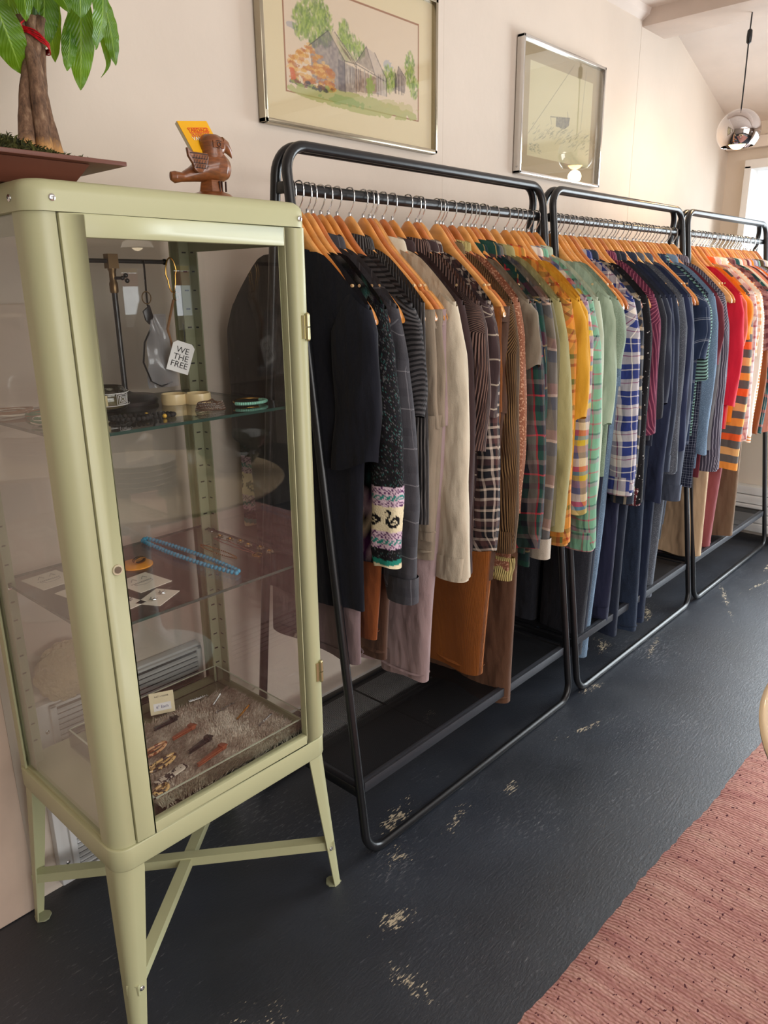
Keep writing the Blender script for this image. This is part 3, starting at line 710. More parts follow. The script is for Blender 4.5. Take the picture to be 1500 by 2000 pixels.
ORPL = fab('orange_tartan', K, warp=[(0, (222, 148, 62)), (.3, (176, 66, 40)), (.4, (214, 150, 70)), (.62, (110, 106, 50)), (.85, (200, 90, 46))], weft=[(0, (220, 146, 66)), (.28, (164, 60, 40)), (.4, (205, 150, 90)), (.6, (96, 98, 52)), (.8, (226, 150, 60))], P=.075, f=.5)
MUST = fab('mustard_jersey', (204, 150, 44), fade=.08)
MADR = fab('madras_check', K, warp=[(0, (224, 214, 196)), (.25, (96, 104, 140)), (.5, (206, 178, 60)), (.7, (200, 196, 190)), (.85, (150, 108, 118))], weft=[(0, (226, 216, 200)), (.22, (90, 100, 142)), (.4, (150, 120, 150)), (.6, (212, 190, 60)), (.75, (90, 150, 170)), (.85, (205, 80, 100))], P=.11, f=.6)
MINTPL = fab('mint_plaid', K, warp=[(0, (126, 180, 150)), (.3, (166, 140, 150)), (.5, (122, 176, 146)), (.72, (44, 72, 82)), (.79, (124, 176, 146)), (.90, (190, 84, 110)), (.95, (126, 180, 150))], weft=[(0, (124, 180, 150)), (.30, (160, 138, 150)), (.45, (50, 78, 84)), (.52, (122, 176, 146)), (.85, (190, 86, 112)), (.92, (126, 180, 152))], P=.075, f=.55)
MINT = fab('pale_mint_fleece', (180, 190, 168), fade=.06)
MINT2 = fab('soft_mint_jersey', (160, 176, 154), fade=.06)
SAGE = fab('sage_marl_jersey', (126, 144, 124), speck=((142, 160, 140), .55), sscale=300)
BLKJ = fab('washed_black_denim', (40, 42, 50), fade=.25, bs=.5, speck=((60, 62, 70), .6), sscale=500)
LTJ = fab('light_blue_denim', (106, 130, 154), fade=.22, bs=.5, speck=((140, 168, 194), .58), sscale=400)
DKJ = fab('dark_indigo_denim', (28, 36, 54), fade=.25, bs=.5)
MIDJ = fab('indigo_denim', (34, 46, 66), fade=.3, bs=.5, speck=((50, 66, 90), .62), sscale=400)
INKJ = fab('ink_navy_denim', (22, 33, 56), fade=.25, bs=.5)
GRJ = fab('grey_washed_denim', (82, 88, 98), fade=.2, bs=.5, speck=((140, 146, 154), .6), sscale=400)
NAVY = fab('navy_crepe', (32, 35, 58), fade=.08)
NVPL = fab('navy_white_check', K, warp=[(0, (48, 62, 128)), (.3, (236, 230, 222)), (.34, (52, 64, 124)), (.6, (226, 216, 206)), (.86, (168, 50, 60)), (.89, (232, 226, 218))], weft=[(0, (44, 58, 124)), (.32, (236, 230, 224)), (.36, (50, 62, 126)), (.55, (232, 224, 214)), (.84, (160, 52, 60)), (.87, (228, 220, 212))], P=.085, f=.5)
BRBLPL = fab('slate_cream_flannel', K, warp=[(0, (44, 52, 66)), (.4, (200, 184, 156)), (.5, (40, 44, 54)), (.75, (150, 126, 96)), (.85, (46, 54, 66))], weft=[(0, (40, 46, 58)), (.34, (206, 190, 160)), (.46, (42, 48, 60)), (.7, (160, 134, 104)), (.8, (50, 54, 60))], P=.10, f=.5)
DOTS = fab('black_snow_knit', (22, 22, 26), speck=((225, 222, 218), .67), sscale=85, bs=.8)
NAVYB = fab('midnight_blouse', (40, 45, 60), speck=((150, 150, 160), .73), sscale=60, fade=.1)
CHAMB = fab('dark_chambray', (44, 52, 70), fade=.2, bs=.4)
BLUE = fab('royal_blue_knit', (38, 46, 74), fade=.1)
BLPL = fab('deep_blue_windowpane', K, warp=[(0, (38, 52, 78)), (.88, (130, 145, 165)), (.92, (34, 46, 72))], weft=[(0, (36, 50, 78)), (.78, (176, 184, 196)), (.81, (36, 50, 78)), (.86, (170, 178, 190)), (.88, (44, 58, 84))], P=.08, f=.5)
GEO = fab('navy_white_geometric_print', K, warp=[(0, (28, 34, 54)), (.2, (150, 158, 176)), (.26, (28, 34, 54)), (.6, (150, 158, 176)), (.66, (28, 34, 54))], weft=[(0, (26, 32, 52)), (.3, (160, 168, 184)), (.36, (28, 34, 54)), (.7, (150, 158, 176)), (.76, (26, 32, 52))], P=.022, f=.5)
GRST = fab('green_black_stripe', K, weft=[(0, (36, 46, 50)), (.5, (128, 168, 158))], P=.012)
PINS = fab('plum_grey_pinstripe', K, warp=[(0, (74, 70, 84)), (.72, (160, 156, 168))], P=.010)
PLUM = fab('plum_stripe', K, warp=[(0, (96, 40, 66)), (.7, (160, 90, 110))], P=.012)
LILAC = fab('pale_lilac_stripe', K, warp=[(0, (190, 186, 206)), (.7, (120, 116, 150))], P=.011)
RED = fab('bright_red_jersey', (200, 28, 50), fade=.06)
ORST = fab('orange_grey_band_stripe', K, weft=[(0, (238, 96, 42)), (.16, (98, 92, 88)), (.33, (236, 150, 66)), (.5, (100, 94, 90)), (.66, (228, 172, 110)), (.83, (98, 92, 88))], P=.20)
ORG = fab('orange_jersey', (240, 130, 30), fade=.05)
TAN = fab('tan_twill', (186, 158, 126), fade=.06)
CREAM = fab('cream_peach_twill', (216, 186, 154), fade=.05)
ROSE = fab('dusty_red_corduroy', (138, 72, 74), fade=.08)
BRDEN = fab('brown_denim', (120, 96, 74), fade=.15, bs=.5)
TEALP = fab('teal_plaid', K, warp=[(0, (40, 90, 92)), (.5, (200, 200, 190)), (.56, (30, 60, 70))], weft=[(0, (40, 90, 92)), (.5, (30, 60, 70)), (.8, (180, 90, 80))], P=.07)
PINKPL = fab('pink_white_plaid', K, warp=[(0, (226, 190, 190)), (.5, (240, 232, 226)), (.8, (180, 90, 100))], weft=[(0, (226, 190, 190)), (.5, (240, 232, 226)), (.8, (170, 100, 110))], P=.05)
ORPL2 = fab('apricot_check', K, warp=[(0, (232, 150, 96)), (.5, (244, 226, 204))], weft=[(0, (232, 150, 96)), (.5, (246, 230, 210))], P=.03)
IVORY = fab('ivory_cotton', (232, 222, 206), fade=.05)
CORAL = fab('coral_knit', (216, 96, 78), fade=.06)
BURG = fab('burgundy_cotton', (104, 40, 50), fade=.08)
GREYK = fab('mid_grey_knit', (110, 108, 110), bs=.5)

# ---- fair-isle knit with swans: one colour per stitch
SWAN = ["............", "...XX.......", "..X.XX......", "....XX......", "....X....X..", "...XX..XXXX.", "...X..XXXXXX", "..XX.XX..XXX", "..XXXXXXX.XX", "..XXX....XX.", "...XXXXXXX..", "....XXXXX...", "............"]
DIA = ["..X...", ".X.X..", "X...X.", ".X.X..", "..X..."]
def knit_rgb(i, j):
    """i stitch column, j row from the top of the patterned band (44 rows)"""
    cream, blk, pur, teal, pink = lin((226, 214, 180)), lin((22, 21, 24)), lin((86, 44, 92)), lin((40, 128, 118)), lin((206, 182, 196))
    def band(k):
        if k < 5: return pur if DIA[k][i % 6] == 'X' or (k in (1, 3) and i % 6 == 5) else pink
        if k < 8: return teal if (i+k) % 3 else pink
        return pur if DIA[(k-8)][(i+3) % 6] == 'X' else pink
    if j < 12: return band(min(j, 11))
    if j < 28:
        k = j-13
        return blk if 0 <= k < 13 and SWAN[k][i % 12] == 'X' else cream
    if j < 39: return band(min(11, (j-28)))
    return None
def knit_colors(mb, what):
    out = []; R = random.Random(4)
    for (x, y, z), (uu, vv) in zip(mb.v, mb.uv):
        zw = z+HZ
        c = tuple(v*R.uniform(.6, 1.3) for v in lin((24, 24, 27)))
        if R.random() < .035: c = lin((52, 96, 92))
        if R.random() < .07: c = lin((90, 90, 92))
        z0 = .985 if what == 'sleeve' else .955
        if zw < z0:
            j = int((z0-zw)/.0037); i = int(uu/.0036) if what == 'sleeve' else int(y/.0046)+200
            k = knit_rgb(i, j)
            if k: c = k
        if what == 'sleeve':
            if zw < .803: c = lin((226, 214, 180))
            elif zw < .815: c = lin((34, 128, 112))
        elif zw < .80: c = tuple(v for v in lin((26, 26, 30)))
        out.append(tuple(c)+(1,))
    return out
KNIT = colmat('fair_isle_knit', .95, 1.0, 260)

def pocket(g, y0, y1, z0, z1, m, th=.0165):
    MB().box(-th-.0025, -th, y0, y1, z0, z1).obj('pocket', m, g, smooth=True, bevel=.001)
def buttons(g, d, m, n=5, y=-.0, z0=-.12, dz=.1):
    for k in range(n): MB().lathe([(.0055, 0), (.005, .002), (.001, .0012)], 10).obj('button', m, g, loc=(-.0185, y, z0-dz*k), rot=(0, -PI/2, 0))

# ------------------------------------------------------------------ rack 1, from the cabinet outwards
q = dict(rackno=0)
top(1.150, 't-shirt', 't_shirt', 'navy black short-sleeved T-shirt, first garment beside the green cabinet', NAVYK, 'short', 1.045, .665, sa=.062, sb=.070, wh=.190, collar='crew', seed=1, tone='a', out=.004, **q)
trousers(1.166, 'dusky mauve wide trousers hanging behind the first black T-shirt', MAUVED, hem=.53, wa=.15, lw=.085, hw=.09, seed=40, tone='b', flare=.01, dy=-.01, **q)
top(1.196, 'sweater', 'sweater', 'black boucle sweater with a swan and fair-isle band on its cuff', KNIT, 'long', .795, .775, wh=.222, sa=.050, sb=.036, st=.026, th=.017, collar='crew', cm=fab('teal_trim', (44, 110, 100), bs=.8), seed=2, tone='a', colors=knit_colors, out=.018, sx=-.008, **q)
top(1.244, 'shirt', 'flannel_shirt', 'charcoal flannel shirt with thin grey windowpane lines and rolled cuff', GREYPL, 'long', .70, .735, seed=3, tone='b', cuff=1, sb=.045, sx=-.006, st=.022, out=.026, **q)
trousers(1.214, 'rust brown jeans with ochre side stitching, left of the pale mauve trousers', RUST, hem=.575, wa=.205, lw=.08, hw=.065, seed=42, tone='c', th=.008, **q)
trousers(1.262, 'dark brown rumpled trousers peeking out left of the pale mauve trousers', BRN2, hem=.50, wa=.20, lw=.09, hw=.06, seed=39, tone='b', th=.012, **q)
top(1.292, 'top', 'ribbed_top', 'black ribbed knit top with short sleeves behind the charcoal flannel', RIBK, 'short', 1.125, .86, sa=.052, sb=.060, seed=4, tone='c', collar='crew', sm=RIBK, **q)
top(1.326, 'shirt', 'corduroy_shirt', 'charcoal pinstriped corduroy shirt hanging over khaki shorts', CORDK, None, .8, .845, wh=.235, seed=5, tone='a', collar='shirt', **q)
trousers(1.376, 'khaki grey cargo shorts with waistband tabs and side pocket', KHAKI, hem=.80, wa=.222, lw=.10, hw=.11, seed=43, tone='b', cat='shorts', name='shorts', th=.016, **q)
trousers(1.398, 'taupe grey canvas trousers behind the khaki cargo shorts', KHAKI, hem=.74, wa=.225, lw=.10, hw=.085, seed=44, tone='c', **q)
trousers(1.414, 'grey blue jeans mostly hidden by the beige overshirt sleeve', GRJ, hem=.78, wa=.19, lw=.10, hw=.08, seed=45, tone='a', **q)
trousers(1.412, 'pale mauve tapered trousers hanging lowest on the left of the nearest rack', MAUVE, hem=.375, wa=.222, lw=.12, hw=.080, seed=41, tone='a', th=.020, **q)
top(1.444, 'overshirt', 'overshirt', 'beige twill overshirt with long sleeve and buttoned cuff', BEIGE, 'long', .695, .80, seed=6, tone='c', cuff=1, sb=.052, sa=.058, st=.024, sx=-.006, out=.02, **q)
top(1.480, 'jacket', 'wool_jacket', 'dark chocolate brown wool jacket collar behind the beige overshirt', DKBR, 'long', .69, .69, seed=7, tone='b', sb=.036, sx=.004, ws=.220, **q)
top(1.532, 'shirt', 'corduroy_shirt', 'brown striped corduroy shirt with elbow-length sleeve', BRCORD, 'short', 1.01, .74, sa=.066, sb=.080, seed=8, tone='b', out=.012, sx=-.008, st=.024, **q)
top(1.572, 'shirt', 'windowpane_shirt', 'dark brown windowpane shirt with thin cream lines', WINBR, 'short', 1.09, .80, sa=.055, sb=.055, seed=9, tone='c', out=.014, **q)
top(1.588, 'shirt', 'flannel_shirt', 'black and cream plaid flannel shirt above the cinnamon corduroys', BWPL, 'long', .725, .72, seed=10, tone='a', sb=.044, st=.024, **q)
trousers(1.655, 'cinnamon corduroy trousers hanging below the brown striped shirt', CINN, hem=.305, wa=.215, lw=.12, hw=.098, seed=46, tone='a', th=.022, **q)
trousers(1.672, 'waxed brown trousers with a cargo pocket beside the corduroy jacket', BRN2, hem=.60, wa=.225, lw=.10, hw=.085, seed=48, tone='c', th=.02, **q)
top(1.690, 'jacket', 'corduroy_jacket', 'olive brown corduroy jacket with a tabbed cuff', BRJK, 'long', .70, .72, seed=11, tone='c', cuff=1, sb=.043, sa=.052, st=.024, cm=fab('tan_check_collar', (110, 90, 60), bs=.6), **q)
top(1.722, 'sweater', 'sweater', 'rust tweed sweater with pale yellow ribbed collar and hem', TWEED, 'long', .80, .62, seed=12, tone='c', collar='high', cm=PALEY, sb=.03, ws=.218, extras=lambda g, d: tube2(0, 0, .243, .235, -.87, -.94, .022, .022, 5, 40, 4).obj('ribbed_hem', PALEY, g), **q)
trousers(1.79, 'coffee brown flared trousers reaching lowest on the nearest rack', BRN, hem=.15, wa=.215, lw=.115, hw=.085, seed=47, tone='b', flare=.02, th=.022, **q)
top(1.762, 't-shirt', 't_shirt', 'taupe T-shirt with turned sleeve beside the rust tweed sweater', TAUPE, 'short', 1.20, .80, sa=.05, sb=.050, seed=13, tone='a', collar='crew', **q)
top(1.796, 'shirt', 'flannel_shirt', 'red and green tartan flannel shirt with a long sleeve', REDPL, 'long', .68, .64, seed=14, tone='a', sb=.050, sa=.056, cm=GRNPL, out=.024, st=.024, sx=-.008, **q)
top(1.826, 'shirt', 'flannel_shirt', 'forest green tartan shirt with tan stripes along the hem', GRNPL, 'long', .70, .615, seed=15, tone='b', sb=.036, ws=.218, collar='hood', **q)
top(1.856, 'jacket', 'sherpa_jacket', 'grey brown plaid jacket with fleecy lining at the cuff', GRBR, 'long', .635, .68, seed=16, tone='c', cuff=1, cuffm=fab('cream_sherpa', (190, 180, 165), bs=1), sb=.036, sx=.006, **q)
top(1.884, 'sweatshirt', 'sweatshirt', 'dark olive wool sweatshirt just before the olive twill jacket', OLIVE2, 'long', .72, .74, seed=17, tone='a', sb=.034, sx=.004, **q)
top(1.928, 'jacket', 'twill_jacket', 'plain olive green twill jacket with a full rounded sleeve', OLIVE, 'long', .70, .75, seed=18, tone='a', sb=.072, sa=.064, st=.034, sx=-.006, out=.026, **q)
trousers(1.812, 'black trousers hanging against the wall under the tartan shirts', fab('black_cotton', (20, 20, 24)), hem=.42, wa=.19, lw=.09, hw=.075, seed=49, tone='c', nh=True, **q)
top(1.984, 'shirt', 'flannel_shirt', 'orange and yellow tartan shirt hanging behind the olive jacket', ORPL, 'long', .645, .66, seed=19, tone='b', sb=.046, st=.022, cuff=1, **q)
top(2.018, 'sweatshirt', 'sweatshirt', 'mustard yellow sweatshirt, first of two mustard tops', MUST, 'short', 1.03, .80, sa=.054, sb=.052, seed=20, tone='a', collar='crew', out=.018, st=.024, **q)
top(2.044, 't-shirt', 't_shirt', 'mustard yellow T-shirt, second of two mustard tops', MUST, 'short', 1.14, .84, sa=.05, sb=.046, seed=21, tone='b', collar='crew', ws=.220, **q)
top(2.072, 'shirt', 'madras_shirt', 'cream, blue and yellow madras check shirt after the mustard tops', MADR, 'long', .72, .80, seed=22, tone='a', sb=.042, **q)
top(2.106, 'shirt', 'plaid_shirt', 'mint green plaid shirt with pink lines and long sleeve', MINTPL, 'long', .60, .66, seed=23, tone='c', sb=.056, sa=.058, st=.026, cuff=1, out=.026, **q)
top(2.138, 'sweatshirt', 'sweatshirt', 'pale mint zip-neck sweatshirt with a high collar', MINT, 'long', .70, .76, seed=24, tone='b', collar='high', sb=.040, st=.024, **q)

# ------------------------------------------------------------------ rack 2
q = dict(rackno=1)
top(2.236, 't-shirt', 't_shirt', 'soft mint T-shirt at the near end of the middle rack', MINT2, 'short', .98, .80, sa=.05, sb=.045, seed=25, tone='a', collar='crew', ws=.220, **q)
top(2.264, 't-shirt', 't_shirt', 'sage green marl T-shirt with wide short sleeve', SAGE, 'short', 1.155, .80, sa=.060, sb=.068, seed=26, tone='b', collar='crew', st=.026, sx=-.008, **q)
trousers(2.292, 'washed black jeans hanging below the sage T-shirt', BLKJ, hem=.115, wa=.20, lw=.10, hw=.085, seed=50, tone='a', th=.024, **q)
trousers(2.330, 'slate black jeans beside the light blue jeans', DKJ, hem=.16, wa=.20, lw=.10, hw=.08, seed=51, tone='b', th=.02, **q)
trousers(2.362, 'light blue jeans with a pale worn leg', LTJ, hem=.08, wa=.205, lw=.10, hw=.07, seed=52, tone='c', th=.018, **q)
top(2.394, 'shirt', 'plaid_shirt', 'navy, white and red checked shirt with long sleeve', NVPL, 'long', .72, .74, seed=27, tone='a', cuff=1, sb=.048, sa=.054, st=.026, out=.020, **q)
top(2.434, 'shirt', 'flannel_shirt', 'slate and cream checked flannel shirt behind the navy check', BRBLPL, 'long', .68, .72, seed=28, tone='b', cuff=1, sb=.044, st=.024, **q)
trousers(2.462, 'navy blue crepe trousers with turned-up hem', NAVY, hem=.20, wa=.205, lw=.11, hw=.10, seed=53, tone='c', th=.022, cuffed=True, **q)
top(2.498, 'sweater', 'sweater', 'black knitted sweater flecked with white dots and red cuff', DOTS, 'long', .66, .68, seed=29, tone='a', collar='crew', sb=.036, cuff=1, cuffm=fab('red_black_knit', (90, 34, 42), speck=((225, 222, 218), .56), sscale=120, bs=1), **q)
trousers(2.530, 'dark indigo jeans with wide leg under the dotted sweater', DKJ, hem=.11, wa=.205, lw=.11, hw=.10, seed=54, tone='b', th=.022, flare=.01, **q)
top(2.560, 'shirt', 'striped_shirt', 'plum striped shirt squeezed beside the dotted sweater', PLUM, 'long', .90, .84, seed=30, tone='c', sb=.034, ws=.220, **q)
top(2.592, 'jacket', 'denim_jacket', 'black washed denim jacket beside the plum striped shirt', BLKJ, 'long', .95, .86, seed=31, tone='a', sb=.04, **q)
top(2.628, 'blouse', 'blouse', 'midnight blue blouse with tiny specks and three-quarter sleeve', NAVYB, 'short', 1.00, .84, sa=.054, sb=.062, seed=32, tone='b', st=.026, **q)
trousers(2.664, 'indigo bootcut jeans with pale hem stitching', MIDJ, hem=.085, wa=.205, lw=.105, hw=.09, seed=55, tone='a', th=.024, flare=.035, **q)
top(2.694, 'cardigan', 'cardigan', 'dark navy cardigan with long sleeve pulled to a point', fab('navy_knit', (36, 44, 68), bs=.5), 'long', .62, .72, seed=33, tone='c', sb=.036, collar='crew', **q)
top(2.730, 'shirt', 'chambray_shirt', 'dark chambray shirt after the navy cardigan', CHAMB, 'long', .74, .76, seed=34, tone='b', sb=.044, cuff=1, **q)
trousers(2.762, 'ink navy wide-legged jeans behind the bootcut jeans', INKJ, hem=.085, wa=.205, lw=.11, hw=.10, seed=56, tone='a', th=.024, flare=.015, **q)
top(2.792, 'shirt', 'denim_shirt', 'washed grey denim shirt with stitched cuff', GRJ, 'long', .72, .78, seed=35, tone='c', sb=.044, cuff=1, **q)
top(2.824, 'sweater', 'sweater', 'royal blue knit sweater between two denim shirts', BLUE, 'long', .80, .80, seed=36, tone='a', collar='crew', sb=.034, **q)
top(2.858, 'shirt', 'denim_shirt', 'faded slate denim shirt with broad pale cuff', fab('faded_slate_denim', (78, 86, 102), fade=.2, bs=.5), 'long', .60, .74, seed=37, tone='b', sb=.048, cuff=1, st=.026, **q)
trousers(2.894, 'grey washed jeans with pale side seams', GRJ, hem=.15, wa=.20, lw=.09, hw=.072, seed=57, tone='a', th=.022, **q)
trousers(2.926, 'charcoal jeans with stitched waistband showing below the hanger', BLKJ, hem=.40, wa=.20, lw=.09, hw=.075, seed=58, tone='c', **q)
trousers(2.956, 'mid blue jeans with pale stitched belt loops', MIDJ, hem=.45, wa=.195, lw=.09, hw=.075, seed=59, tone='b', **q)
top(2.990, 'shirt', 'check_shirt', 'deep blue windowpane shirt with short turned sleeve', BLPL, 'short', 1.13, .80, sa=.056, sb=.060, seed=38, tone='a', st=.026, **q)
top(3.024, 'shirt', 'striped_shirt', 'green and black fine striped shirt after the blue windowpane', GRST, 'short', 1.05, .82, sa=.054, sb=.054, seed=39, tone='b', **q)
top(3.056, 'dress', 'print_dress', 'navy dress with white ring print hanging in the middle rack', GEO, None, .7, .60, wh=.24, seed=60, tone='c', collar='crew', **q)
top(3.088, 'shirt', 'chambray_shirt', 'pale blue chambray shirt behind the ring-print dress', LTJ, 'long', .74, .68, seed=61, tone='a', sb=.036, **q)
top(3.120, 't-shirt', 't_shirt', 'burgundy T-shirt behind the pale chambray shirt', BURG, 'short', 1.1, .62, sa=.05, sb=.05, seed=62, tone='b', collar='crew', **q)
top(3.152, 'sweater', 'sweater', 'mid grey sweater near the far end of the middle rack', GREYK, 'long', .75, .78, seed=63, tone='c', sb=.034, collar='crew', **q)
top(3.190, 'shirt', 'striped_shirt', 'plum grey pinstriped shirt with its long sleeve in front', PINS, 'long', .66, .70, seed=64, tone='a', sb=.050, st=.028, out=.020, cuff=1, **q)
top(3.222, 'shirt', 'striped_shirt', 'pale lilac striped shirt behind the plum pinstripe', LILAC, 'long', .74, .76, seed=65, tone='b', sb=.036, **q)

# ------------------------------------------------------------------ rack 3
q = dict(rackno=2)
trousers(3.322, 'tan twill skirt at the near end of the farthest rack', TAN, hem=.22, wa=.19, lw=.06, hw=.1, seed=66, tone='a', skirt=True, cat='skirt', name='skirt', th=.026, **q)
trousers(3.356, 'cream peach trousers just below the tan skirt', CREAM, hem=.15, wa=.19, lw=.09, hw=.065, seed=67, tone='b', **q)
top(3.392, 'sweater', 'sweater', 'bright red sweater, the only red sleeve on the farthest rack', RED, 'long', .90, .80, seed=68, tone='c', collar='crew', sb=.044, st=.026, **q)
top(3.424, 't-shirt', 't_shirt', 'coral T-shirt next to the bright red sweater', CORAL, 'short', 1.15, .80, sa=.05, sb=.05, seed=69, tone='a', collar='crew', **q)
top(3.460, 't-shirt', 't_shirt', 'orange T-shirt with wide sleeve above the banded shirt', ORG, 'short', 1.18, .82, sa=.058, sb=.062, seed=70, tone='b', collar='crew', st=.026, **q)
top(3.500, 'shirt', 'striped_shirt', 'orange, grey and tan band-striped shirt with long straight sleeve', ORST, 'long', .60, .68, seed=71, tone='c', sb=.056, sa=.054, st=.028, out=.016, **q)
trousers(3.540, 'dusty red corduroy trousers below the band-striped shirt', ROSE, hem=.20, wa=.20, lw=.10, hw=.085, seed=72, tone='a', th=.024, **q)
top(3.574, 'shirt', 'plaid_shirt', 'pink and white plaid shirt in the farthest rack', PINKPL, 'long', .72, .76, seed=73, tone='b', sb=.038, **q)
top(3.606, 'shirt', 'check_shirt', 'apricot checked shirt in the farthest rack', ORPL2, 'short', 1.1, .80, seed=74, tone='c', sb=.05, **q)
top(3.640, 'blouse', 'blouse', 'ivory blouse between apricot check and coral stripe', IVORY, 'long', .74, .76, seed=75, tone='a', sb=.036, **q)
top(3.674, 'shirt', 'striped_shirt', 'thin orange striped shirt near the window', fab('fine_orange_stripe', K, weft=[(0, (238, 150, 90)), (.5, (244, 232, 214))], P=.014), 'long', .70, .74, seed=76, tone='b', sb=.042, **q)
trousers(3.710, 'brown denim skirt at the right edge of the picture', BRDEN, hem=.22, wa=.20, lw=.06, hw=.1, seed=77, tone='c', skirt=True, cat='skirt', name='skirt', th=.026, **q)
extra = [('plum check shirt', fab('plum_check', K, warp=[(0, (110, 60, 70)), (.5, (150, 110, 110))], weft=[(0, (90, 50, 60)), (.5, (170, 130, 130))], P=.04)), ('cinnamon shirt', RUST), ('teal plaid shirt', TEALP), ('white linen shirt', IVORY), ('pale coral shirt', fab('pale_coral', (228, 150, 130))), ('sand coloured shirt', TAN), ('burgundy shirt', BURG), ('cream check shirt', PINKPL), ('apricot shirt', ORG), ('lilac stripe shirt', LILAC), ('grey flannel shirt', GREYK), ('mint check shirt', MINTPL), ('brown corduroy shirt', BRJK), ('navy check shirt', NVPL), ('chalk white shirt', IVORY), ('olive drill shirt', OLIVE)]
NTH = ('first', 'second', 'third', 'fourth', 'fifth', 'sixth', 'seventh', 'eighth', 'ninth', 'tenth', 'eleventh', 'twelfth', 'thirteenth', 'fourteenth', 'fifteenth', 'sixteenth')
for k, (nm, m) in enumerate(extra):
    top(3.746+.0345*k, 'shirt', 'shirt', '%s, %s garment past the brown denim skirt' % (nm, NTH[k]), m, 'long' if k % 3 else 'short', .72 if k % 3 else 1.12, .74, seed=80+k, tone='abc'[k % 3], sb=.042, hangname='%s past the brown denim skirt, %s along' % (nm, NTH[k]), **q)

# ------------------------------------------------------------------ pictures on the wall
def canvas(w, h, nx, ny, bg, seed):
    rs = np.random.RandomState(seed)
    X, Y = np.meshgrid((np.arange(nx+1)/nx)*w, (np.arange(ny+1)/ny)*h)
    A = np.zeros((ny+1, nx+1, 3)); A[:] = lin(bg)
    def nz(k):
        g = rs.rand(int(h/k)+3, int(w/k)+3); fx = X/k; fy = Y/k; i = fx.astype(int); j = fy.astype(int); a = fx-i; b = fy-j
        return g[j, i]*(1-a)*(1-b)+g[j, i+1]*a*(1-b)+g[j+1, i]*(1-a)*b+g[j+1, i+1]*a*b
    def blend(M, c, op): M = np.clip(M, 0, 1)[..., None]*op; A[:] = A*(1-M)+np.array(lin(c))*M
    def poly(P, c, op=.9, tex=.3, k=.006):
        ins = np.zeros_like(X, bool); n = len(P)
        for i in range(n):
            (x1, y1), (x2, y2) = P[i], P[(i+1) % n]
            if y1 == y2: continue
            cr = ((y1 > Y) != (y2 > Y)) & (X < (x2-x1)*(Y-y1)/(y2-y1)+x1); ins ^= cr
        blend(ins*(1-tex*nz(k)), c, op)
    def line(p, q, c, wd=.0012, op=.9):
        p = np.array(p); q = np.array(q); d = q-p; L = max(1e-6, (d**2).sum()); t = np.clip(((X-p[0])*d[0]+(Y-p[1])*d[1])/L, 0, 1)
        dist = np.hypot(X-p[0]-t*d[0], Y-p[1]-t*d[1]); blend((dist < wd)*1.0+((dist >= wd) & (dist < wd*2))*.4, c, op)
    def blob(cx, cy, rx, ry, c, op=.8, k=.008, th=.45):
        d = ((X-cx)/rx)**2+((Y-cy)/ry)**2; blend((nz(k)*.7+nz(k*.4)*.3+(1-d)*.45 > th+.12)*(d < 1.15)*1.0, c, op)
    return dict(A=A, X=X, Y=Y, poly=poly, line=line, blob=blob, rs=rs, nz=nz, blend=blend)
def canvas_obj(cv, name, m, parent, loc):
    A = cv['A']; ny, nx = A.shape[0]-1, A.shape[1]-1
    V = np.stack([cv['X'], np.zeros_like(cv['X']), cv['Y']], -1).reshape(-1, 3)
    idx = np.arange((nx+1)*(ny+1)).reshape(ny+1, nx+1)
    F = np.stack([idx[:-1, :-1], idx[:-1, 1:], idx[1:, 1:], idx[1:, :-1]], -1).reshape(-1, 4)
    me = bpy.data.meshes.new(name); me.from_pydata(V.tolist(), [], F.tolist())
    ca = me.color_attributes.new('Col', 'FLOAT_COLOR', 'POINT'); ca.data.foreach_set('color', np.concatenate([A.reshape(-1, 3), np.ones(((nx+1)*(ny+1), 1))], 1).astype(np.float32).ravel())
    me.materials.append(m); o = bpy.data.objects.new(name, me); COL.objects.link(o); o.parent = parent; o.location = loc; return o
PAINT = colmat('painted_paper', .8)
def frame_mesh(w, h, t, d, m, parent):
    for nm, a in (('frame_side', (-t, 0, -t, h+t)), ('frame_side', (w, w+t, -t, h+t)), ('frame_side', (-t, w+t, -t, 0)), ('frame_side', (-t, w+t, h, h+t))):
        MB().box(a[0], a[1], -d, 0, a[2], a[3]).obj(nm, m, parent, smooth=True, bevel=.0015)
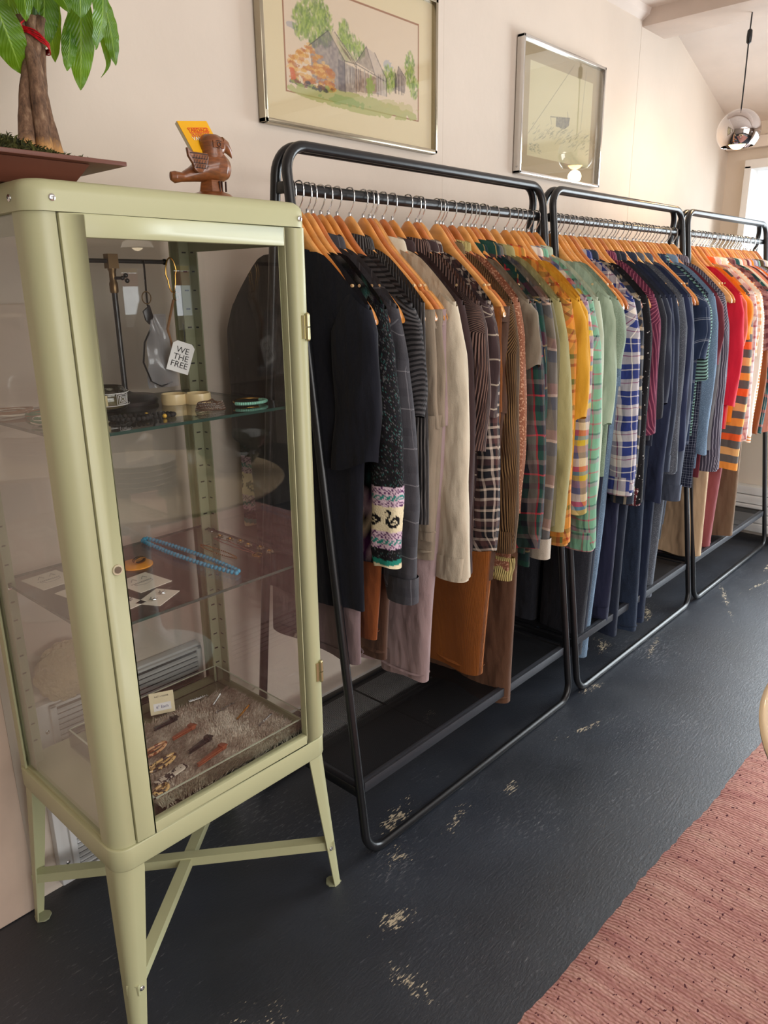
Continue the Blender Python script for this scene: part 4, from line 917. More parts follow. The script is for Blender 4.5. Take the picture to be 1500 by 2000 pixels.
def picture1():
    x0, z0, w, h = 1.316, 1.808, .652, .392
    t = thing('framed_watercolour', 'large silver-framed watercolour of a weathered barn and haystack, above the nearest rack', 'picture', (x0, 1.606, z0), 0)
    SIL = mat('pewter_frame', (176, 168, 148), .22, .9, var=.03)
    frame_mesh(w, h, .011, .024, SIL, t)
    MB().box(0, w, -.006, -.001, 0, h).obj('backing', WHITE, t, smooth=False)
    c = canvas(w, h, 400, 240, (226, 208, 172), 3)
    bx = lambda x: x-x0; bz = lambda z: z-z0
    def Q(*p): return [(bx(a), bz(b)) for a, b in p]
    c['poly'](Q((1.389, 1.879), (1.908, 1.879), (1.908, 2.135), (1.389, 2.135)), (160, 112, 84), 1, 0)
    c['poly'](Q((1.393, 1.883), (1.904, 1.883), (1.904, 2.131), (1.393, 2.131)), (224, 202, 178), 1, .03)
    R = c['rs']
    for x, z, rx, rz, col in ((1.42, 2.03, .022, .010, (150, 150, 165)), (1.775, 2.005, .02, .014, (150, 160, 176))): c['blob'](bx(x), bz(z), rx, rz, col, .6)
    for x, z, rx, rz in ((1.49, 2.07, .045, .075), (1.45, 2.04, .03, .04), (1.53, 2.05, .03, .05), (1.60, 2.03, .025, .05), (1.63, 2.02, .05, .03), (1.78, 1.97, .03, .035), (1.868, 2.005, .022, .05), (1.885, 1.965, .02, .03)):
        
        for q_ in range(int(260*rx*rz/.0015)):
            a_ = R.rand()*6.28; rr_ = R.rand()**.6; px, pz = x+rx*rr_*math.cos(a_), z+rz*rr_*math.sin(a_)
            c['line']((bx(px), bz(pz)), (bx(px)+.002*R.randn(), bz(pz)+.006*R.rand()+.002), ((150, 172, 70), (112, 140, 58), (178, 192, 96), (140, 160, 90), (88, 116, 60))[q_ % 5], .0011+.0012*R.rand(), .55)
    c['blob'](bx(1.65), bz(1.89), .24, .022, (168, 172, 96), .75, .015, .3); c['blob'](bx(1.60), bz(1.888), .1, .012, (130, 160, 90), .6, .01)
    c['blob'](bx(1.82), bz(1.905), .08, .016, (190, 180, 120), .6, .01)
    G1, G2, RF, LN = (112, 104, 112), (84, 78, 88), (198, 178, 150), (62, 54, 60)
    c['poly'](Q((1.476, 1.999), (1.542, 2.043), (1.60, 1.985), (1.60, 1.91), (1.48, 1.915)), G1, .85, .4)
    c['poly'](Q((1.542, 2.043), (1.566, 2.045), (1.640, 1.995), (1.645, 1.985), (1.60, 1.985)), RF, .9, .5)
    c['poly'](Q((1.575, 1.985), (1.64, 1.975), (1.64, 1.915), (1.575, 1.91)), G2, .7, .5)
    c['poly'](Q((1.64, 1.975), (1.73, 1.965), (1.73, 1.925), (1.64, 1.918)), (120, 84, 70), .8, .5)
    c['poly'](Q((1.645, 1.99), (1.685, 2.033), (1.715, 1.975)), (128, 112, 104), .8, .4)
    c['poly'](Q((1.685, 2.033), (1.718, 2.025), (1.762, 1.972), (1.715, 1.972)), (190, 172, 160), .85, .4)
    c['poly'](Q((1.722, 1.972), (1.765, 1.972), (1.765, 1.925), (1.722, 1.925)), (170, 160, 158), .8, .5)
    c['poly'](Q((1.80, 1.95), (1.818, 2.008), (1.85, 1.985), (1.845, 1.945)), (116, 104, 108), .8, .5)
    for k in range(150):
        x = 1.405+.155*R.rand(); z = 1.905+.10*R.rand()*(1-abs(x-1.475)/.14)
        c['blob'](bx(x), bz(z), .008+.008*R.rand(), .005, ((214, 158, 70), (196, 122, 44), (226, 180, 110), (180, 100, 44))[k % 4], .7, .004)
    for k in range(40): x = 1.41+.14*R.rand(); c['blob'](bx(x), bz(1.90+.012*R.rand()), .01, .004, ((120, 70, 50), (60, 60, 70), (150, 160, 80))[k % 3], .8, .004)
    c['poly'](Q((1.403, 1.935), (1.418, 1.937), (1.425, 1.912), (1.41, 1.908)), (206, 96, 52), .9, .1)
    for a, b in (((1.472, 1.996), (1.542, 2.044)), ((1.542, 2.044), (1.60, 1.985)), ((1.60, 1.985), (1.60, 1.91)), ((1.566, 2.045), (1.645, 1.985)), ((1.60, 1.985), (1.645, 1.985)), ((1.645, 1.985), (1.642, 1.915)), ((1.645, 1.99), (1.685, 2.035)), ((1.685, 2.035), (1.718, 1.972)), ((1.718, 2.026), (1.765, 1.97)), ((1.73, 1.97), (1.73, 1.92)), ((1.765, 1.97), (1.766, 1.925)), ((1.645, 1.985), (1.765, 1.962)), ((1.80, 1.945), (1.818, 2.01)), ((1.818, 2.01), (1.85, 1.985))):
        c['line']((bx(a[0]), bz(a[1])), (bx(b[0]), bz(b[1])), LN, .0009, .8)
    for k in range(26): x = 1.58+.19*R.rand(); c['line']((bx(x), bz(1.975)), (bx(x)+.002, bz(1.915+.02*R.rand())), (70, 60, 66) if k % 2 else (210, 196, 184), .0008, .6)
    for k in range(14): x = 1.56+.08*R.rand(); z = 2.035-(x-1.56)*.6; c['line']((bx(x), bz(z)), (bx(x)+.02, bz(z-.02)), (110, 90, 70), .0006, .6)
    for k in range(10): x = 1.80+.045*R.rand(); c['line']((bx(x), bz(1.99)), (bx(x), bz(1.94)), (70, 60, 64), .0008, .6)
    c['blob'](bx(1.70), bz(1.94), .018, .03, (150, 170, 84), .8, .006)
    canvas_obj(c, 'watercolour', PAINT, t, (0, -.0075, 0))
    MB().box(-.0008, w+.0008, -.0135, -.0120, -.0008, h+.0008).obj('glazing', GLASS, t, smooth=False)
    MB().box(-.0095, -.002, -.0250, -.0243, .0, .016).obj('price_sticker', mat('sticker_paper', (214, 206, 186), .8), t, smooth=False)
picture1()
def picture2():
    x0, z0, w, h = 2.446, 1.796, .572, .413
    t = thing('framed_drawing', 'smaller silver-framed grey ink drawing of a beached boat, above the middle rack', 'picture', (x0, 1.606, z0), 0)
    SIL = mat('brushed_aluminium', (214, 212, 208), .22, .9, var=.02)
    frame_mesh(w, h, .010, .028, SIL, t)
    MB().box(0, w, -.006, -.001, 0, h).obj('backing', WHITE, t, smooth=False)
    c = canvas(w, h, 260, 190, (182, 160, 132), 8)
    bx = lambda x: x-x0; bz = lambda z: z-z0
    def Q(*p): return [(bx(a), bz(b)) for a, b in p]
    c['poly'](Q((2.510, 1.853), (2.965, 1.853), (2.965, 2.155), (2.510, 2.155)), (222, 206, 172), 1, .02)
    c['line']((bx(2.81), bz(2.19)), (bx(2.513), bz(1.924)), (120, 110, 100), .0010, .6)
    c['line']((bx(2.905), bz(2.19)), (bx(2.885), bz(1.985)), (130, 120, 108), .0014, .5)
    c['poly'](Q((2.70, 2.0), (2.80, 2.012), (2.795, 1.985), (2.76, 1.968), (2.70, 1.972)), (84, 86, 102), .85, .35)
    c['line']((bx(2.66), bz(1.998)), (bx(2.80), bz(2.012)), (86, 84, 92), .001, .8); c['line']((bx(2.66), bz(1.998)), (bx(2.67), bz(1.975)), (120, 112, 104), .001, .6)
    c['line']((bx(2.78), bz(2.03)), (bx(2.79), bz(2.0)), (90, 88, 96), .001, .8)
    R = c['rs']
    for k in range(120):
        x = 2.53+.42*R.rand(); z = 1.97-.18*abs(x-2.76)*R.rand()-.055*R.rand(); d = .008+.02*R.rand()
        c['line']((bx(x), bz(z)), (bx(x)+d, bz(z)+d*(.3+.5*R.rand())), ((150, 144, 128), (176, 168, 148), (120, 118, 110))[k % 3], .0010, .5)
    for k in range(26): x = 2.52+.08*R.rand(); z = 1.868+.03*R.rand(); c['line']((bx(x), bz(z)), (bx(x)+.012, bz(z+.004*R.randn())), (110, 118, 112), .0008, .6)
    canvas_obj(c, 'ink_drawing', PAINT, t, (0, -.0075, 0))
    MB().box(-.0008, w+.0008, -.0160, -.0145, -.0008, h+.0008).obj('glazing', glassmat('picture_glass', boost=2.2), t, smooth=False)
    inst(SCREW, 'screw', t, (-.0102, -.014, .012), (0, -PI/2, 0), (.7, .7, .7))
picture2()

# ------------------------------------------------------------------ pendant lamp
LX, LY, LZ = 3.512, 1.218, 2.007
lamp = thing('pendant_lamp', 'mirrored glass globe pendant lamp with glowing bulb, hanging on a black cord', 'lamp', (LX, LY, LZ))
def ball(r, a0, a1, n=20): return [(r*math.sin(a), r*math.cos(a)) for a in [a0+(a1-a0)*k/n for k in range(n+1)]]
mo = MB(); mo.lathe(ball(.085, .10, 2.30, 30)+[(p[0], p[1]) for p in reversed(ball(.083, .10, 2.30, 30))], 48)
mo.obj('mirror_globe', mat('mirror_glass', (205, 198, 196), .04, 1, var=.0), lamp, angle=60)
MB().lathe(ball(.038, .35, PI-.001, 16), 24, (0, 0, -.030)).obj('bulb', emit('warm_bulb', (1, .55, .16), 16), lamp)
MB().lathe([(.014, .004), (.014, .07), (.009, .082), (.006, .084)], 20).obj('lamp_holder', BLACK, lamp)
MB().tube([(0, 0, .08), (.001, 0, .2), (-.002, 0, .33), (.002, 0, .44), (0, 0, .56)], .0028, 8).obj('cord', BLACK, lamp)
MB().lathe([(.004, .318), (.0095, .324), (.0105, .345), (.0095, .366), (.004, .372)], 14).obj('cord_switch', BLACK, lamp, angle=60)
pl_ = bpy.data.lights.new('bulb_light', 'POINT'); pl_.energy = 5; pl_.color = (1, .70, .38); pl_.shadow_soft_size = .03
po = bpy.data.objects.new('bulb_light', pl_); COL.objects.link(po); po.location = (LX, LY, LZ-.10)

# ------------------------------------------------------------------ heater behind the cabinet
HW = mat('heater_white', (226, 226, 226), .4, var=.02)
ht = thing('wall_heater', 'white louvred wall heater low behind the green cabinet', 'heater', (.78, 1.60, 0))
MB().box(-.225, .215, -.018, .009, .02, .509).obj('casing', HW, ht, smooth=True, bevel=.004)
MB().box(-.180, .195, -.022, -.018, .05, .498).obj('grille_recess', mat('grille_shadow', (40, 40, 42), .6), ht, smooth=False)
for k in range(32):
    z = .056+.0137*k
    MB().prism([(-.0225, z+.0010), (-.0280, z-.0010), (-.0285, z+.0040), (-.0225, z+.0065)], 'x', -.180, .195).obj('louvre', HW, ht, smooth=False)
for a in ((-.195, -.180, .04, .503), (.195, .21, .04, .503), (-.195, .21, .496, .503), (-.195, .21, .035, .048)): MB().box(a[0], a[1], -.028, -.018, a[2], a[3]).obj('grille_frame', HW, ht, smooth=True, bevel=.002)
for x, z in ((-.205, .08), (-.205, .44)): inst(SCREW, 'screw', ht, (x, -.0185, z), (PI/2, 0, 0))
w = MB()
def fz(u, v):
    a = 2*PI*u; b_ = PI*v; n = 1+.05*math.sin(a*5+b_*7)+.04*math.sin(a*9-b_*5)
    return (.070*math.sin(b_)*math.cos(a)*n, .026*math.sin(b_)*math.sin(a)*n, -.068*math.cos(b_)*n), (a, b_)
w.grid(fz, 40, 24, close=True)
wo = w.obj('wool_bundle', mat('cream_fleece', (212, 190, 150), .95, var=.08, bs=1, bd=.01, bscale=90), loc=(.635, 1.578, .574))
setp(wo, 'round cream fleece bundle resting on top of the white heater', 'fleece')

# ------------------------------------------------------------------ table with dishes at the rug
TX, TY, TZ = 1.352, -.247, .73
tb = thing('pedestal_table', 'round pedestal table with pale top, its edge cutting in at the right of the picture', 'table', (TX, TY, 0.011))
TOPM = mat('pale_lacquered_wood', (222, 196, 158), .3, var=.03, coat=.3)
MB().lathe([(0.0001, .695), (.50, .695), (.535, .703), (.548, .712), (.549, .718), (.545, .7215), (.54, .722), (0.0001, .722)], 96).obj('table_top', TOPM, tb, angle=50)
MB().lathe([(.0001, 0), (.23, 0), (.235, .006), (.21, .018), (.10, .05), (.045, .12), (.032, .25), (.030, .42), (.045, .6), (.10, .685), (.12, .6945), (.0001, .6945)], 48).obj('pedestal', WHITE, tb, angle=70)
TT = TZ+.0035
GRC = mat('dark_green_glaze', (52, 56, 34), .12, var=.12, coat=.6)
def bowl(x, y, z, r, h, lab):
    P = [(.0001, 0), (r*.45, 0), (r*.5, .006), (r*.8, h*.5), (r, h), (r*.96, h), (r*.76, h*.52), (r*.46, .012), (.0001, .010)]
    o = MB().lathe(P, 40).obj('glazed_bowl', GRC, loc=(x, y, z), angle=60); setp(o, lab, 'bowl')
bowl(1.68, -.10, TT, .12, .075, 'dark green fluted bowl on the pedestal table, lower of the stack')
bowl(1.72, -.06, TT+.079, .105, .065, 'dark green glazed bowl stacked on the lower bowl')
for k in range(6):
    o = MB().lathe([(.0001, 0), (.07, 0), (.12, .010), (.135, .016), (.134, .018), (.07, .004), (.0001, .004)], 40).obj('stoneware_plate', mat('stoneware', (190, 178, 162), .5), loc=(1.30, -.12, TT+.0175*k), angle=60)
    setp(o, 'beige stoneware plate in the stack on the pedestal table, %s from below' % NTH[k], 'plate', 'plates stacked on the table')
sg = thing('street_sign', 'red and yellow sign outside the small window across the room', 'sign', (3.75, -3.75, 1.05))
MB().box(-.3, .3, -.02, 0, .40, .52).obj('red_panel', mat('sign_red', (200, 50, 60), .6), sg, smooth=False); MB().box(-.05, .3, -.02, 0, .525, .62).obj('yellow_panel', mat('sign_yellow', (236, 190, 50), .6), sg, smooth=False); MB().box(-.3, .3, -.02, 0, 0, .14).obj('white_panel', WHITE, sg, smooth=False)
MB().box(-.3, -.28, -.01, 0, -1.05, .6).obj('post', BLACK, sg, smooth=False)
# wall shelf and hanging lamps across the room, seen mirrored in the door glass
sh = thing('wall_shelf', 'oak wall shelf across the room, mirrored in the cabinet glass', 'shelf', (2.45, -3.28, 1.22))
MB().box(-.55, .2, -.02, .16, 0, .03).obj('board', TOPM, sh, smooth=True, bevel=.003); MB().box(-.45, -.42, -.02, .12, -.1, 0).obj('bracket', BLACK, sh, smooth=False); MB().box(.1, .13, -.02, .12, -.1, 0).obj('bracket', BLACK, sh, smooth=False)
v_ = MB().lathe([(.0001, 0), (.06, 0), (.075, .06), (.05, .14), (.03, .17), (.035, .19), (.03, .19), (.0001, .02)], 28).obj('vase', WHITE, loc=(2.35, -3.2, 1.2505), angle=60); setp(v_, 'white vase on the oak wall shelf across the room', 'vase')
for k, (x, y, z) in enumerate(((2.19, -1.5, 1.62), (2.61, -1.5, 1.69))):
    t = thing('dome_lamp', ('cream dome ceiling lamp mirrored top left in the cabinet door', 'cream dome ceiling lamp mirrored above the navy shirt in the glass')[k], 'lamp', (x, y, z))
    MB().lathe([(.085, 0), (.07, .03), (.03, .05), (.006, .055), (.004, .053), (.028, .047), (.068, .027), (.083, 0)], 32).obj('shade', IVORY, t, angle=60)
    MB().sphere((0, 0, .02), .035, 16).obj('bulb', emit('warm_bulb_soft', (1, .82, .55), 6), t); MB().tube([(0, 0, .05), (0, 0, 2.5-z)], .003, 6).obj('cord', BLACK, t)

# ------------------------------------------------------------------ potted money tree on the cabinet
CT = 1.5566
plant = thing('money_tree', 'money tree with braided trunk and glossy leaves in a low brown wooden planter', 'plant', (.52, 1.30, CT))
POTM = mat('reddish_brown_stoneware', (100, 56, 42), .42, var=.05, vs=5)
def at(x, y, z): return (x-.52, y-1.30, z-CT)
pot = MB().add([at(.395, 1.215, CT+.0002), at(.606, 1.215, CT+.0002), at(.606, 1.40, CT+.0002), at(.395, 1.40, CT+.0002), at(.37, 1.185, 1.5895), at(.626, 1.185, 1.5895), at(.626, 1.43, 1.5895), at(.37, 1.43, 1.5895)], [(0, 3, 2, 1), (4, 5, 6, 7), (0, 1, 5, 4), (1, 2, 6, 5), (2, 3, 7, 6), (3, 0, 4, 7)]).obj('planter', POTM, plant, smooth=True, bevel=.0015)
x0, x1, y0, y1 = .30, .678, 1.168, 1.448
MB().box(*[a for a in (x0-.52, x1-.52, y0-1.30, y1-1.30)], 1.5900-CT, 1.5965-CT).obj('rim_tray', POTM, plant, smooth=True, bevel=.001)
R = random.Random(11)
moss = MB()
for k in range(5200):
    x = R.gauss(.545, .06); y = R.gauss(1.30, .05)
    if not (.40 < x < .655 and 1.19 < y < 1.43): continue
    hgt = .036*math.exp(-((x-.52)/.085)**2-((y-1.29)/.07)**2); z = 1.5966+hgt*R.random()**.5
    d = Vector((R.uniform(-1, 1), R.uniform(-1, 1), R.uniform(-.2, .8))).normalized()*R.uniform(.006, .014); p = Vector(at(x, y, z)); n = d.cross(Vector((R.random(), R.random(), R.random()))).normalized()*.0011
    q2 = p+d*.5+Vector((0, 0, R.uniform(0, .003)))
    if (p+d).z < .041: d.z = abs(d.z)
    moss.add([p-n, p+n, q2+n, q2-n, p+d], [(0, 1, 2, 3), (3, 2, 4)])
mm, nt, b = newmat('forest_moss'); tc = nd(nt, 'ShaderNodeTexCoord'); nt.links.new(ramp(nt, noise(nt, tc.outputs['Object'], 60, 3), [(.35, lin((30, 34, 14))), (.65, lin((84, 84, 32)))]), b.inputs['Base Color']); b.inputs['Roughness'].default_value = .95
mo_ = moss.obj('moss', mm, plant, smooth=False); mo_['kind'] = 'stuff'
MB().lathe([(.0001, .0425), (.075, .0402), (.0755, .0401)], 24, (.025, .015, 0)).obj('soil', mat('dark_soil', (38, 32, 20), .95), plant)
bk, nt, b = newmat('braided_bark'); tc = nd(nt, 'ShaderNodeTexCoord'); mp = nd(nt, 'ShaderNodeMapping'); mp.inputs['Scale'].default_value = (60, 60, 22); nt.links.new(tc.outputs['Object'], mp.inputs[0])
n_ = noise(nt, mp.outputs[0], 2, 6, .65); sz = nd(nt, 'ShaderNodeSeparateXYZ'); nt.links.new(tc.outputs['Object'], sz.inputs[0])
c = ramp(nt, n_, [(.3, lin((66, 46, 34))), (.55, lin((122, 92, 70))), (.75, lin((168, 140, 112)))])
low = ramp(nt, math_(nt, 'ADD', math_(nt, 'MULTIPLY', sz.outputs[2], 8), math_(nt, 'MULTIPLY', n_, .35)), [(.70, (1, 1, 1)), (.80, (0, 0, 0))])
nt.links.new(mix(nt, low, c, rgba((190, 142, 86))), b.inputs['Base Color']); b.inputs['Roughness'].default_value = .85; bump(nt, b, n_, .8, .003)
stems = [((.566, 1.27), (.600, 1.31), (.625, 1.335)), ((.595, 1.265), (.612, 1.30), (.606, 1.31)), ((.622, 1.285), (.612, 1.315), (.618, 1.30)), ((.590, 1.335), (.600, 1.30), (.634, 1.31)), ((.618, 1.335), (.632, 1.33), (.640, 1.33))]
for k, (a, m_, e) in enumerate(stems):
    P = []
    for i in range(15):
        s = i/14; z = 1.606+.208*s
        P.append(at(a[0]*(1-s)**2+2*m_[0]*s*(1-s)+e[0]*s*s+.002*math.sin(s*9+k), a[1]*(1-s)**2+2*m_[1]*s*(1-s)+e[1]*s*s+.006*math.sin(s*7+k*1.3), z))
    MB().tube(P, [.0135-.0062*(i/14)+.0005*math.sin(i*2.1+k) for i in range(15)], 14).obj('trunk', bk, plant)
tie = MB()
for j in range(5):
    P = []
    for i in range(24):
        a = 2*PI*i/24; P.append(at(.6215+.0245*math.cos(a), 1.318+.0245*math.sin(a), 1.779-.004*math.cos(a)*3+.0022*j+.0012*math.sin(a*5+j)))
    tie.tube(P, .0011, 6, closed=True)
tie.tube([at(.600, 1.300, 1.788), at(.596, 1.296, 1.797), at(.607, 1.298, 1.806), at(.612, 1.300, 1.812)], .0014, 6)
tie.obj('red_wire_tie', mat('red_foil_wire', (190, 20, 36), .3, .5, var=.2, vs=200), plant)
lf, nt, b = newmat('glossy_leaf'); tc = nd(nt, 'ShaderNodeTexCoord'); su = nd(nt, 'ShaderNodeSeparateXYZ'); nt.links.new(tc.outputs['UV'], su.inputs[0])
au = math_(nt, 'ABSOLUTE', su.outputs[0]); vein = math_(nt, 'SINE', math_(nt, 'MULTIPLY', math_(nt, 'SUBTRACT', su.outputs[1], math_(nt, 'MULTIPLY', au, .28)), 95))
base = ramp(nt, noise(nt, tc.outputs['Object'], 14, 3), [(.35, lin((48, 100, 22))), (.65, lin((100, 146, 30)))])
base = mix(nt, ramp(nt, au, [(.03, (1, 1, 1)), (.07, (0, 0, 0))]), base, rgba((150, 190, 80)))
nt.links.new(mix(nt, math_(nt, 'MULTIPLY', ramp(nt, vein, [(.86, (0, 0, 0)), (.98, (1, 1, 1))]), .35), base, rgba((150, 196, 84))), b.inputs['Base Color'])
b.inputs['Roughness'].default_value = .32; b.inputs['Transmission Weight'].default_value = 0; b.inputs['Subsurface Weight'].default_value = .0
tr = nd(nt, 'ShaderNodeBsdfTranslucent'); tr.inputs[0].default_value = rgba((150, 190, 40)); ms = nd(nt, 'ShaderNodeMixShader'); ms.inputs[0].default_value = .3
nt.links.new(b.outputs[0], ms.inputs[1]); nt.links.new(tr.outputs[0], ms.inputs[2]); nt.links.new(ms.outputs[0], nt.nodes['Material Output'].inputs[0]); bump(nt, b, vein, .25, .0015)
def leaf(p0, p1, w, bow=.03, roll=0, fold=.25, curl=0):
    p0, p1 = Vector(at(*p0)), Vector(at(*p1)); d = p1-p0; L = d.length; dn = d.normalized(); view = Vector((-.37, -.93, -.28)).normalized()
    side = dn.cross(view).normalized(); nrm = side.cross(dn); side = (side*math.cos(roll)+nrm*math.sin(roll)).normalized(); nrm = side.cross(dn).normalized()
    if nrm.dot(view) < 0: nrm = -nrm
    def f(u, v):
        s = u*2-1; wv = w*math.sin(PI*min(1, v**1.15))**.8*(1-.15*v)*(1 if v < .98 else .4); wv = w*(math.sin(PI*v**1.25)**.75) if 0 < v < 1 else .0006
        p = p0+d*v+nrm*(bow*math.sin(PI*v)-fold*abs(s)*wv+.0015*math.sin(v*40)*abs(s))+side*(s*wv)
        if curl and v > .85: p += side*curl*(v-.85)**2*40
        return p, (s, v)
    return MB().grid(f, 10, 30).obj('leaf', lf, plant, angle=80)
LV = [((.700, 1.29, 1.90), (.689, 1.31, 1.722), .0215, .015, 0), ((.712, 1.28, 1.92), (.690, 1.25, 1.77), .020, .02, .9), ((.735, 1.30, 1.89), (.752, 1.30, 1.768), .0135, .012, .2), ((.738, 1.33, 1.93), (.7545, 1.32, 1.755), .0075, .015, -.2),
      ((.690, 1.31, 1.845), (.664, 1.30, 1.744), .0125, .01, 0), ((.668, 1.35, 1.90), (.645, 1.34, 1.778), .0235, .02, .1), ((.66, 1.25, 1.90), (.655, 1.22, 1.80), .024, .02, .3), ((.575, 1.24, 1.93), (.588, 1.26, 1.790), .020, .02, .2), ((.600, 1.22, 1.90), (.628, 1.20, 1.797), .019, .02, -.3),
      ((.555, 1.31, 1.85), (.598, 1.32, 1.732), .0255, .02, .1), ((.60, 1.36, 1.90), (.607, 1.36, 1.80), .022, .02, .3), ((.62, 1.30, 1.92), (.618, 1.28, 1.812), .014, .01, .5), ((.53, 1.25, 1.90), (.525, 1.23, 1.79), .022, .02, -.3), ((.68, 1.34, 1.92), (.676, 1.36, 1.77), .017, .02, -.4), ((.51, 1.33, 1.92), (.545, 1.33, 1.79), .024, .02, .2), ((.70, 1.24, 1.94), (.674, 1.20, 1.83), .021, .02, -.2)]
for k, (a, b_, w_, bo, ro) in enumerate(LV): leaf(a, b_, w_, bo, ro, curl=.02 if k == 3 else 0)
for a, b_ in (((.630, 1.32, 1.812), (.652, 1.31, 2.02)), ((.612, 1.31, 1.812), (.606, 1.29, 2.0)), ((.64, 1.33, 1.812), (.66, 1.34, 1.98))):
    MB().tube([at(*a), at((a[0]+b_[0])/2, (a[1]+b_[1])/2-.004, (a[2]+b_[2])/2), at(*b_)], [.0035, .0028, .0022], 8).obj('green_stem', mat('green_stem', (74, 108, 62), .5), plant)
    for (l0, *_r) in LV[:16:1]:
        pass
for k, (l0, *_r) in enumerate(LV):
    tgt = ((.652, 1.31, 2.02), (.606, 1.29, 2.0), (.66, 1.34, 1.98))[0 if l0[0] > .66 else 1]
    MB().tube([at(*l0), at((l0[0]+tgt[0])/2, (l0[1]+tgt[1])/2, (l0[2]+tgt[2])/2+.02), at(*tgt)], .0011, 6).obj('petiole', mat('green_stem', (74, 108, 62), .5), plant)

# ------------------------------------------------------------------ wooden bird with cards
BX, BY = .868, 1.215
WD = mat('carved_brown_wood', (122, 70, 36), .32, var=.16, vs=4, stretch=(18, 18, 70), coat=.35)
WDD = mat('dark_carved_lines', (52, 26, 16), .5, var=.05)
bird = thing('wooden_bird', 'carved brown wooden bird card holder standing on the green cabinet', 'figurine', (BX, BY, CT))
def bb_(x, z, y=0): return (x-BX, y, z-CT)
MB().lathe([(.0001, 0), (.040, 0), (.041, .004), (.034, .010), (.024, .0135), (.0001, .0135)], 36, (.000, 0, .0002)).obj('base', WD, bird, angle=50)
MB().lathe([(.024, .0134), (.020, .030), (.0185, .033)], 6, (0, 0, 0)).obj('pedestal', WD, bird, smooth=False)
for x in (.004, .009, .0175): MB().box(x, x+.0016, -.0215, -.018, .0145, .0315).obj('carved_groove', WDD, bird, smooth=False)
def bf(u, v):
    # body: ring sections along a path from tail to breast
    K_ = [(-.082, .034, .004, .007), (-.074, .033, .009, .010), (-.060, .034, .009, .008), (-.040, .041, .014, .013), (-.018, .051, .022, .021), (.004, .056, .026, .027), (.022, .057, .025, .026), (.034, .056, .018, .019), (.0405, .055, .003, .003)]
    i = min(int(v*(len(K_)-1)), len(K_)-2); q_ = v*(len(K_)-1)-i; q_ = q_*q_*(3-2*q_)*.5+q_*.5
    a, b_ = K_[i], K_[i+1]; c_ = [a[j]*(1-q_)+b_[j]*q_ for j in range(4)]; t = 2*PI*u
    return (c_[0], c_[2]*math.cos(t), c_[1]+c_[3]*math.sin(t)), (u, v)
mb = MB().grid(bf, 26, 48, close=True); mb.f.append(tuple(range(25, -1, -1))); mb.f.append(tuple(48*26+k for k in range(26)))
mb.obj('body', WD, bird, angle=70)
hd = MB().lathe([(.021, .064), (.0215, .074), (.020, .082), (.0205, .092), (.019, .102), (.013, .1085), (.0001, .110)], 28, (.006, 0, 0)); hd.obj('head', WD, bird, angle=60)
hd2 = MB().sphere((.018, 0, .092), .0175, 18, (1.0, .8, 1.05)).obj('face', WD, bird)
bk_ = MB().tube([(.026, 0, .098), (.036, 0, .094), (.045, 0, .085), (.0505, 0, .0755)], [.0115, .010, .0058, .0006], 14).obj('beak', WD, bird)
MB().tube([(.028+.0005, -.010, .088), (.0265, -.0115, .094), (.0285, -.0095, .101)], .0007, 5).obj('beak_line', WDD, bird)
eye = MB(); P = [(.0085+.0115*math.cos(a)*1.0, -.0212+.0022*abs(math.cos(a)), .0915+.0058*math.sin(a)) for a in [2*PI*k/24 for k in range(24)]]
eye.tube(P, .0007, 5, closed=True); P = [(.0085+.0034*math.cos(a), -.0216, .0915+.0034*math.sin(a)) for a in [2*PI*k/16 for k in range(16)]]; eye.tube(P, .0007, 5, closed=True)
eye.obj('carved_eye', WDD, bird)
MB().prism([(-.003, .0858), (.0, .0858), (.02, .0858), (.02, .0974), (-.003, .0974)], 'y', -.0205, -.012).obj('eye_panel', WD, bird, smooth=False)
wg = [(-.060, .0795), (-.048, .0735), (-.030, .0735), (-.020, .0745), (-.016, .068), (-.022, .052), (-.030, .042), (-.040, .0405), (-.047, .045), (-.050, .055), (-.058, .066)]
W_ = MB().prism([(x, z) for x, z in wg], 'y', -.024, -.017).obj('wing', WD, bird, smooth=True, bevel=.0015)
g = MB()
for k in range(4): z = .0705-.0075*k; g.box(-.055+.003*k, -.019-.002*k, -.0246, -.0238, z, z+.0014)
for k in range(6):
    for j in range(3): x = -.050+.0055*k; z = .0625-.0075*j; g.add([(x, -.0246, z), (x+.0012, -.0246, z), (x+.0042, -.0246, z+.0065), (x+.003, -.0246, z+.0065)], [(0, 1, 2, 3)])
g.obj('carved_feathers', WDD, W_, smooth=False)
cards = thing('card_stack', 'small stack of yellow cards with red and white lettering held in the bird', 'cards', (BX, BY, CT+.082), rot=(math.radians(-30), math.radians(-8), math.radians(4)))
YEL = mat('yellow_card', (240, 178, 20), .5, var=.01)
for k in range(6): MB().box(-.034, .032, .0062-.0013*k, .0072-.0013*k, -.006, .060).obj('card', YEL if k == 5 else mat('card_edge_white', (226, 214, 190), .7), cards, smooth=False)
RDI = mat('red_ink', (222, 70, 30), .6, var=0); WHI = mat('white_ink', (246, 240, 224), .6, var=0); PKI = mat('salmon_ink', (232, 120, 70), .6, var=0)
for txt, mm_, z, s in (('YARDAGE', RDI, .0445, .0105), ('SEAMSTER', PKI, .0365, .0092), ('VANSAEN', WHI, .028, .0105)):
    me = text_mesh(txt, s, mm_); inst(me, 'lettering', cards, (.002, -.0012, z-.004), (PI/2, 0, 0))
for z in (.0452, .0361, .0283): MB().box(-.020, .024, -.0009, -.0006, z, z+.0008).obj('printed_rule', RDI, cards, smooth=False)

